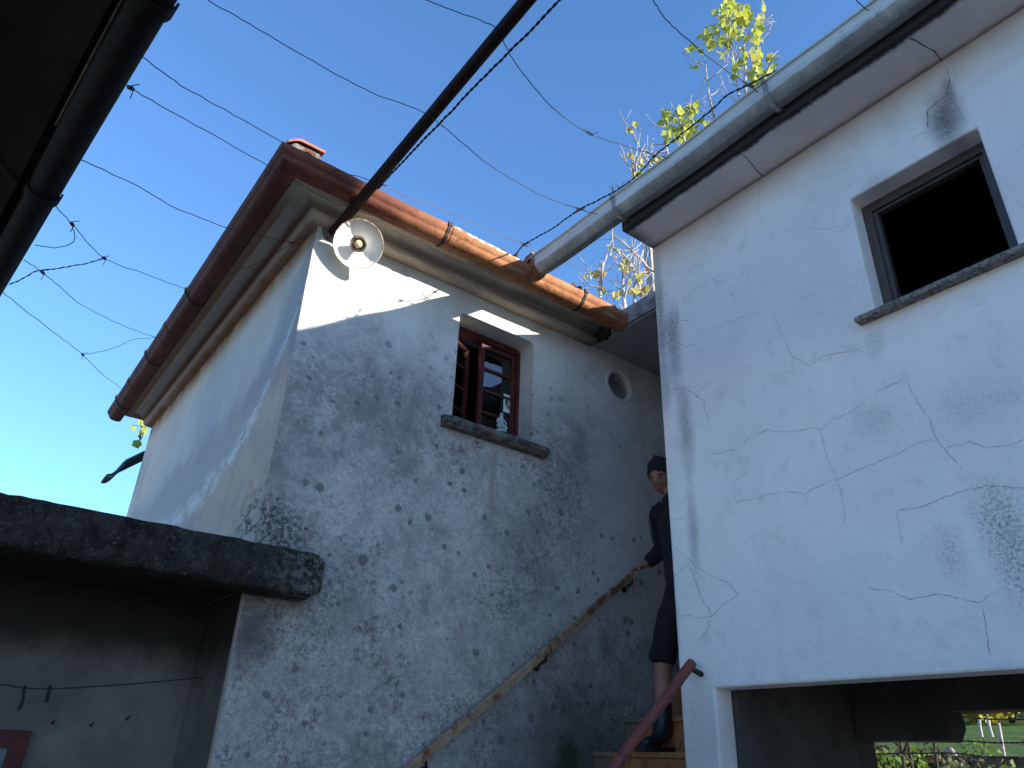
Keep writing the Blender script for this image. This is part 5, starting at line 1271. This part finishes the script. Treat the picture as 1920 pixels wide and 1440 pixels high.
# sprig and bent sheet beyond the far corner of the house
def sprig():
    t = thing('vine_sprig', 'leafy sprig hanging behind the far corner of the house', 'plant', at_r(285, 900, 8.6)); tk = MB(); lf = MB()
    P = smooth_path([at_r(300, 760, 8.4), at_r(275, 775, 8.3), at_r(266, 800, 8.3), at_r(262, 826, 8.3)], 5); tk.tube(P, [0.008] * len(P), 5)
    tk.tube([t.location, P[0]], 0.015, 6)
    for px, py in ((268, 790), (274, 794), (262, 812), (268, 816), (258, 830), (264, 833), (247, 802), (272, 806)):
        c_ = at_r(px, py - 5, 8.3); near = min(P, key=lambda p: (p - c_).length); tk.tube([near, c_], 0.003, 4)
        a, b = leaf_shape(c_, (rnd_dir() + SUN).normalized(), Vector((0, 0, 1)), 0.085); lf.add(a, b)
    tk.build('stem', 'darkbark', t, smooth=3.2, fix=False); lf.build('foliage', 'leaf', t, fix=False)
sprig()
a = on_y(262, 862, 7.75); b = on_y(196, 894, 7.75); m = MB(); secs = []
axx = (b - a)
for i in range(15):
    t = i / 14; c_ = a + axx * (t * 1.0) + Vector((0.35 * (1 - t) * 0, 0, 0))
    drop = 0.0 if t < 0.55 else -0.05 * math.sin((t - 0.55) / 0.45 * math.pi * 0.9)
    wdt = 0.10 * (1 if t < 0.5 else 1 - 0.75 * (t - 0.5) / 0.5)
    ring = []
    for k in range(9):
        an_ = math.pi * k / 8; ring.append(c_ + Vector((0, 0.16 * math.cos(an_), drop + wdt * math.sin(an_) * 0.8)))
    for k in range(8, -1, -1):
        an_ = math.pi * k / 8; ring.append(c_ + Vector((0, 0.15 * math.cos(an_), drop + (wdt * 0.8 - 0.008) * math.sin(an_) - 0.006)))
    secs.append(ring)
ext = axx.normalized() * -0.5
secs.insert(0, [p + ext for p in secs[0]])
m.sweep(secs); tag(m.build('bent_gutter_end', 'darksheet', None, smooth=0.8), 'bent dark sheet jutting out beyond the far house corner', 'metal sheet')

# dead leaves caught along the front gutter
m = MB()
for px, py, n_ in ((985, 488, 5), (992, 494, 4), (1082, 518, 4), (1150, 552, 4), (1146, 548, 3), (965, 484, 4), (940, 470, 3), (1040, 500, 3)):
    for _ in range(n_):
        c_ = on_y(px + random.uniform(-6, 6), py + random.uniform(-2, 2), Y0 - GC - GR + 0.02); c_.z = GZ + 0.012 + random.uniform(-0.005, 0.012)
        a_1, b_1 = leaf_shape(c_, rnd_dir(), rnd_dir(), random.uniform(0.025, 0.05)); m.add(a_1, b_1)
lo = m.build('dead_leaves', 'litter', None, fix=False); lo['kind'] = 'stuff'; tag(lo, 'dead brown leaves caught along the front gutter', 'leaves')

# ------------------------------------------------------------------ meadow seen through the undercroft
def bush(name, c, rad, n_, ls, mat, label, cat='bush', group=None, stems=5, h=None):
    t = thing(name, label, cat, c, group); tk = MB(); lf = MB(); c = Vector(c); h = h or rad[2] * 2
    for k in range(stems):
        e_ = c + Vector((random.uniform(-.7, .7) * rad[0], random.uniform(-.7, .7) * rad[1], h * random.uniform(0.6, 0.95)))
        tk.tube(smooth_path([c + Vector((random.uniform(-.1, .1), random.uniform(-.1, .1), -0.05)), c.lerp(e_, 0.5) + rnd_dir() * 0.08, e_], 4), [0.02 * rad[2]] * 9, 5)
    for _ in range(n_):
        d = rnd_dir() * (random.random() ** 0.4); p = c + Vector((d.x * rad[0], d.y * rad[1], h - rad[2] + d.z * rad[2]))
        if noise.noise(p * (1.6 / max(rad))) < -0.22: continue
        a, b = leaf_shape(p, rnd_dir(), (Vector((0, 0, 1)) + rnd_dir()).normalized(), ls * random.uniform(0.6, 1.2)); lf.add(a, b)
    tk.build('trunk' if cat == 'tree' else 'stem', 'darkbark', t, smooth=3.2, fix=False); lf.build('crown' if cat == 'tree' else 'foliage', mat, t, fix=False)
def gpt(px, py, r):
    p = at_r(px, py, r); return Vector((p.x, p.y, ground_h(p.x, p.y)))
for px, r, rad, n_, ls, mat, top, lab in (
    (1650, 9.3, (0.42, 0.42, 0.30), 420, 0.07, 'bush', 1402, 'bright leafed bush just behind the dark undercroft post'),
    (1712, 9.8, (0.22, 0.22, 0.34), 260, 0.075, 'bush', 1394, 'bright leafed bush right of the undercroft post'),
    (1790, 9.9, (0.22, 0.22, 0.20), 110, 0.06, 'bush', 1424, 'low bright bush at the bottom of the undercroft view'),
    (1885, 9.6, (0.26, 0.26, 0.24), 130, 0.07, 'bush', 1418, 'bright bush by the leaning post at lower right'),
    (1640, 10.2, (0.5, 0.5, 0.35), 900, 0.07, 'darkbush', 1392, 'dark scrubby bush on the terrace edge behind the post'),
    (1740, 10.2, (0.42, 0.6, 0.30), 700, 0.07, 'darkbush', 1398, 'dark scrubby bush in the middle of the terrace edge'),
    (1845, 13.0, (0.30, 0.30, 0.35), 160, 0.06, 'bush', 1386, 'loose green shrub in front of the grey posts')):
    c_ = gpt(px, 1420, r); bush('bush', (c_.x, c_.y, c_.z), rad, n_, ls, mat, lab, group='bushes beyond the undercroft', h=at_r(px, top, r).z - c_.z)
for i, (px, px2, r, lab) in enumerate(((1625, 1632, 8.3, 'leftmost dark bare stem beyond the undercroft'), (1676, 1678, 8.6, 'straight dark bare stem left of the bright bush'), (1688, 1694, 8.9, 'dark bare stem through the bright bush'), (1742, 1752, 9.4, 'slender leaning dark stem below the beam'))):
    b = gpt(px, 1440, r); tpt = at_r(px2, 1370, r); t = thing('bare_stem', lab, 'tree', b, 'bare stems beyond the undercroft'); m = MB()
    tp2 = b + (tpt - b) * 1.8; P = smooth_path([b - Vector((0, 0, 0.05)), b.lerp(tp2, 0.4) + rnd_dir() * 0.05, tp2], 6); m.tube(P, [0.024 * (1 - 0.6 * k / len(P)) for k in range(len(P))], 7); m.build('trunk', 'darkbark', t, smooth=3.2)
    m = MB()
    for _ in range(7):
        q = P[random.randrange(4, len(P) - 1)]; d = (rnd_dir() + Vector((0, 0, 0.7))).normalized() * random.uniform(0.3, 0.7); m.tube([q, q + d * 0.5 + rnd_dir() * 0.04, q + d], [0.013, 0.009, 0.004], 5)
    m.build('twigs', 'darkbark', t, smooth=3.2)['kind'] = 'stuff'
tw_ = MB(); secs = []
ter = thing('terrace_wall', 'dark shaded stone terrace bank below the meadow', 'wall', (10.4, 8, 0))
yy = -3.0; zrows = [0.0, 0.45, 0.85, 1.25, 1.6, 1.93]
stone_me = []
for v_ in range(4):
    sm = MB(); sm.box((-0.22, -0.5, -0.5), (0.22, 0.5, 0.5)); me_ = sm.mesh('stone'); 
    for q in me_.vertices: q.co += rnd_dir() * 0.045
    me_.materials.append(M['terrace']); stone_me.append(me_)
for zi in range(5):
    yy = -2.0 + random.uniform(0, 0.4); z0, z1 = zrows[zi], zrows[zi + 1]
    while yy < 16:
        L = random.uniform(0.45, 0.95)
        if yy > 3.0:
            o_ = bpy.data.objects.new('stone', random.choice(stone_me)); COL.objects.link(o_); o_.location = (10.38 + random.uniform(-.04, .04), yy + L / 2, (z0 + z1) / 2); o_.scale = (1, L * 0.97, (z1 - z0) * 0.97); attach(o_, ter)
        yy += L
for px0, py0, px1, py1, r, lab in ((1840, 1376, 1836, 1346, 24, 'left one of two far grey fence posts on the meadow'), (1860, 1378, 1852, 1344, 22, 'right one of two far grey fence posts on the meadow'), (1886, 1440, 1872, 1356, 11.5, 'near grey fence post leaning left by the undercroft opening')):
    b = gpt(px0, py0, r); t_ = at_r(px1, py1, r); m = MB(); m.tube(smooth_path([b - Vector((0, 0, 0.1)), b.lerp(t_, 0.5) + Vector((0.01, 0.02, 0)), t_], 4), [0.04 if r > 15 else 0.020] * 9, 8)
    tag(m.build('fence_post', 'postwood', None, smooth=0.9), lab, 'fence post', 'fence posts on the meadow')
for py0, py1, r, lab in ((1343, 1348, 7.6, 'uppermost barbed wire across the undercroft opening'), (1388, 1391, 7.7, 'middle barbed wire across the undercroft opening'), (1412, 1422, 7.8, 'lowest barbed wire across the undercroft opening')):
    P = [at_r(1600, py0 + 2, r), at_r(1700, py0 + 1, r), at_r(1790, py0, r), at_r(1860, (py0 + py1) / 2 + 3, r), at_r(1960, py1, r)]
    o_ = wire('barbed_fence_wire', P, lab, r=0.004, twist=True, group='barbed wires beyond the undercroft')
    Q = smooth_path(P, 5)
    for q in Q[::2]:
        m = MB()
        for _ in range(2):
            d = rnd_dir() * 0.03; m.tube([q - d, q + d], 0.0025, 4)
        m.build('barb', 'wire', o_)
rk = MB(); c_ = gpt(1778, 1390, 12.2); rk.ball((c_.x, c_.y, c_.z + 0.08), (0.11, 0.11, 0.17), 14, 10); ro = rk.build('boulder', 'rock', None, smooth=3.2); rough_up(ro, 0.05, 5); tag(ro, 'pale rock standing on the meadow edge by the beam corner', 'rock')
for px, r, rad, n_, ls, mat, lab in (
    (1855, 44, (2.0, 2.0, 1.4), 900, 0.35, 'yellowleaf', 'round yellow autumn tree at the top of the meadow'),
    (1800, 50, (3.0, 3.0, 3.5), 1000, 0.45, 'darkbush', 'dark tree left of the yellow tree on the hill'),
    (1900, 46, (3.5, 3.5, 3.2), 1400, 0.45, 'darkbush', 'dark brown tree right of the yellow tree on the hill'),
    (1940, 48, (3.5, 3.5, 3.2), 1000, 0.45, 'darkbush', 'dark brown tree at the right end of the hill view')):
    c_ = gpt(px, 1360, r); bush('hill_tree', (c_.x, c_.y, c_.z), rad, n_, ls, mat, lab, 'tree', 'trees along the top of the meadow', 4, rad[2] * 2 + 0.3)
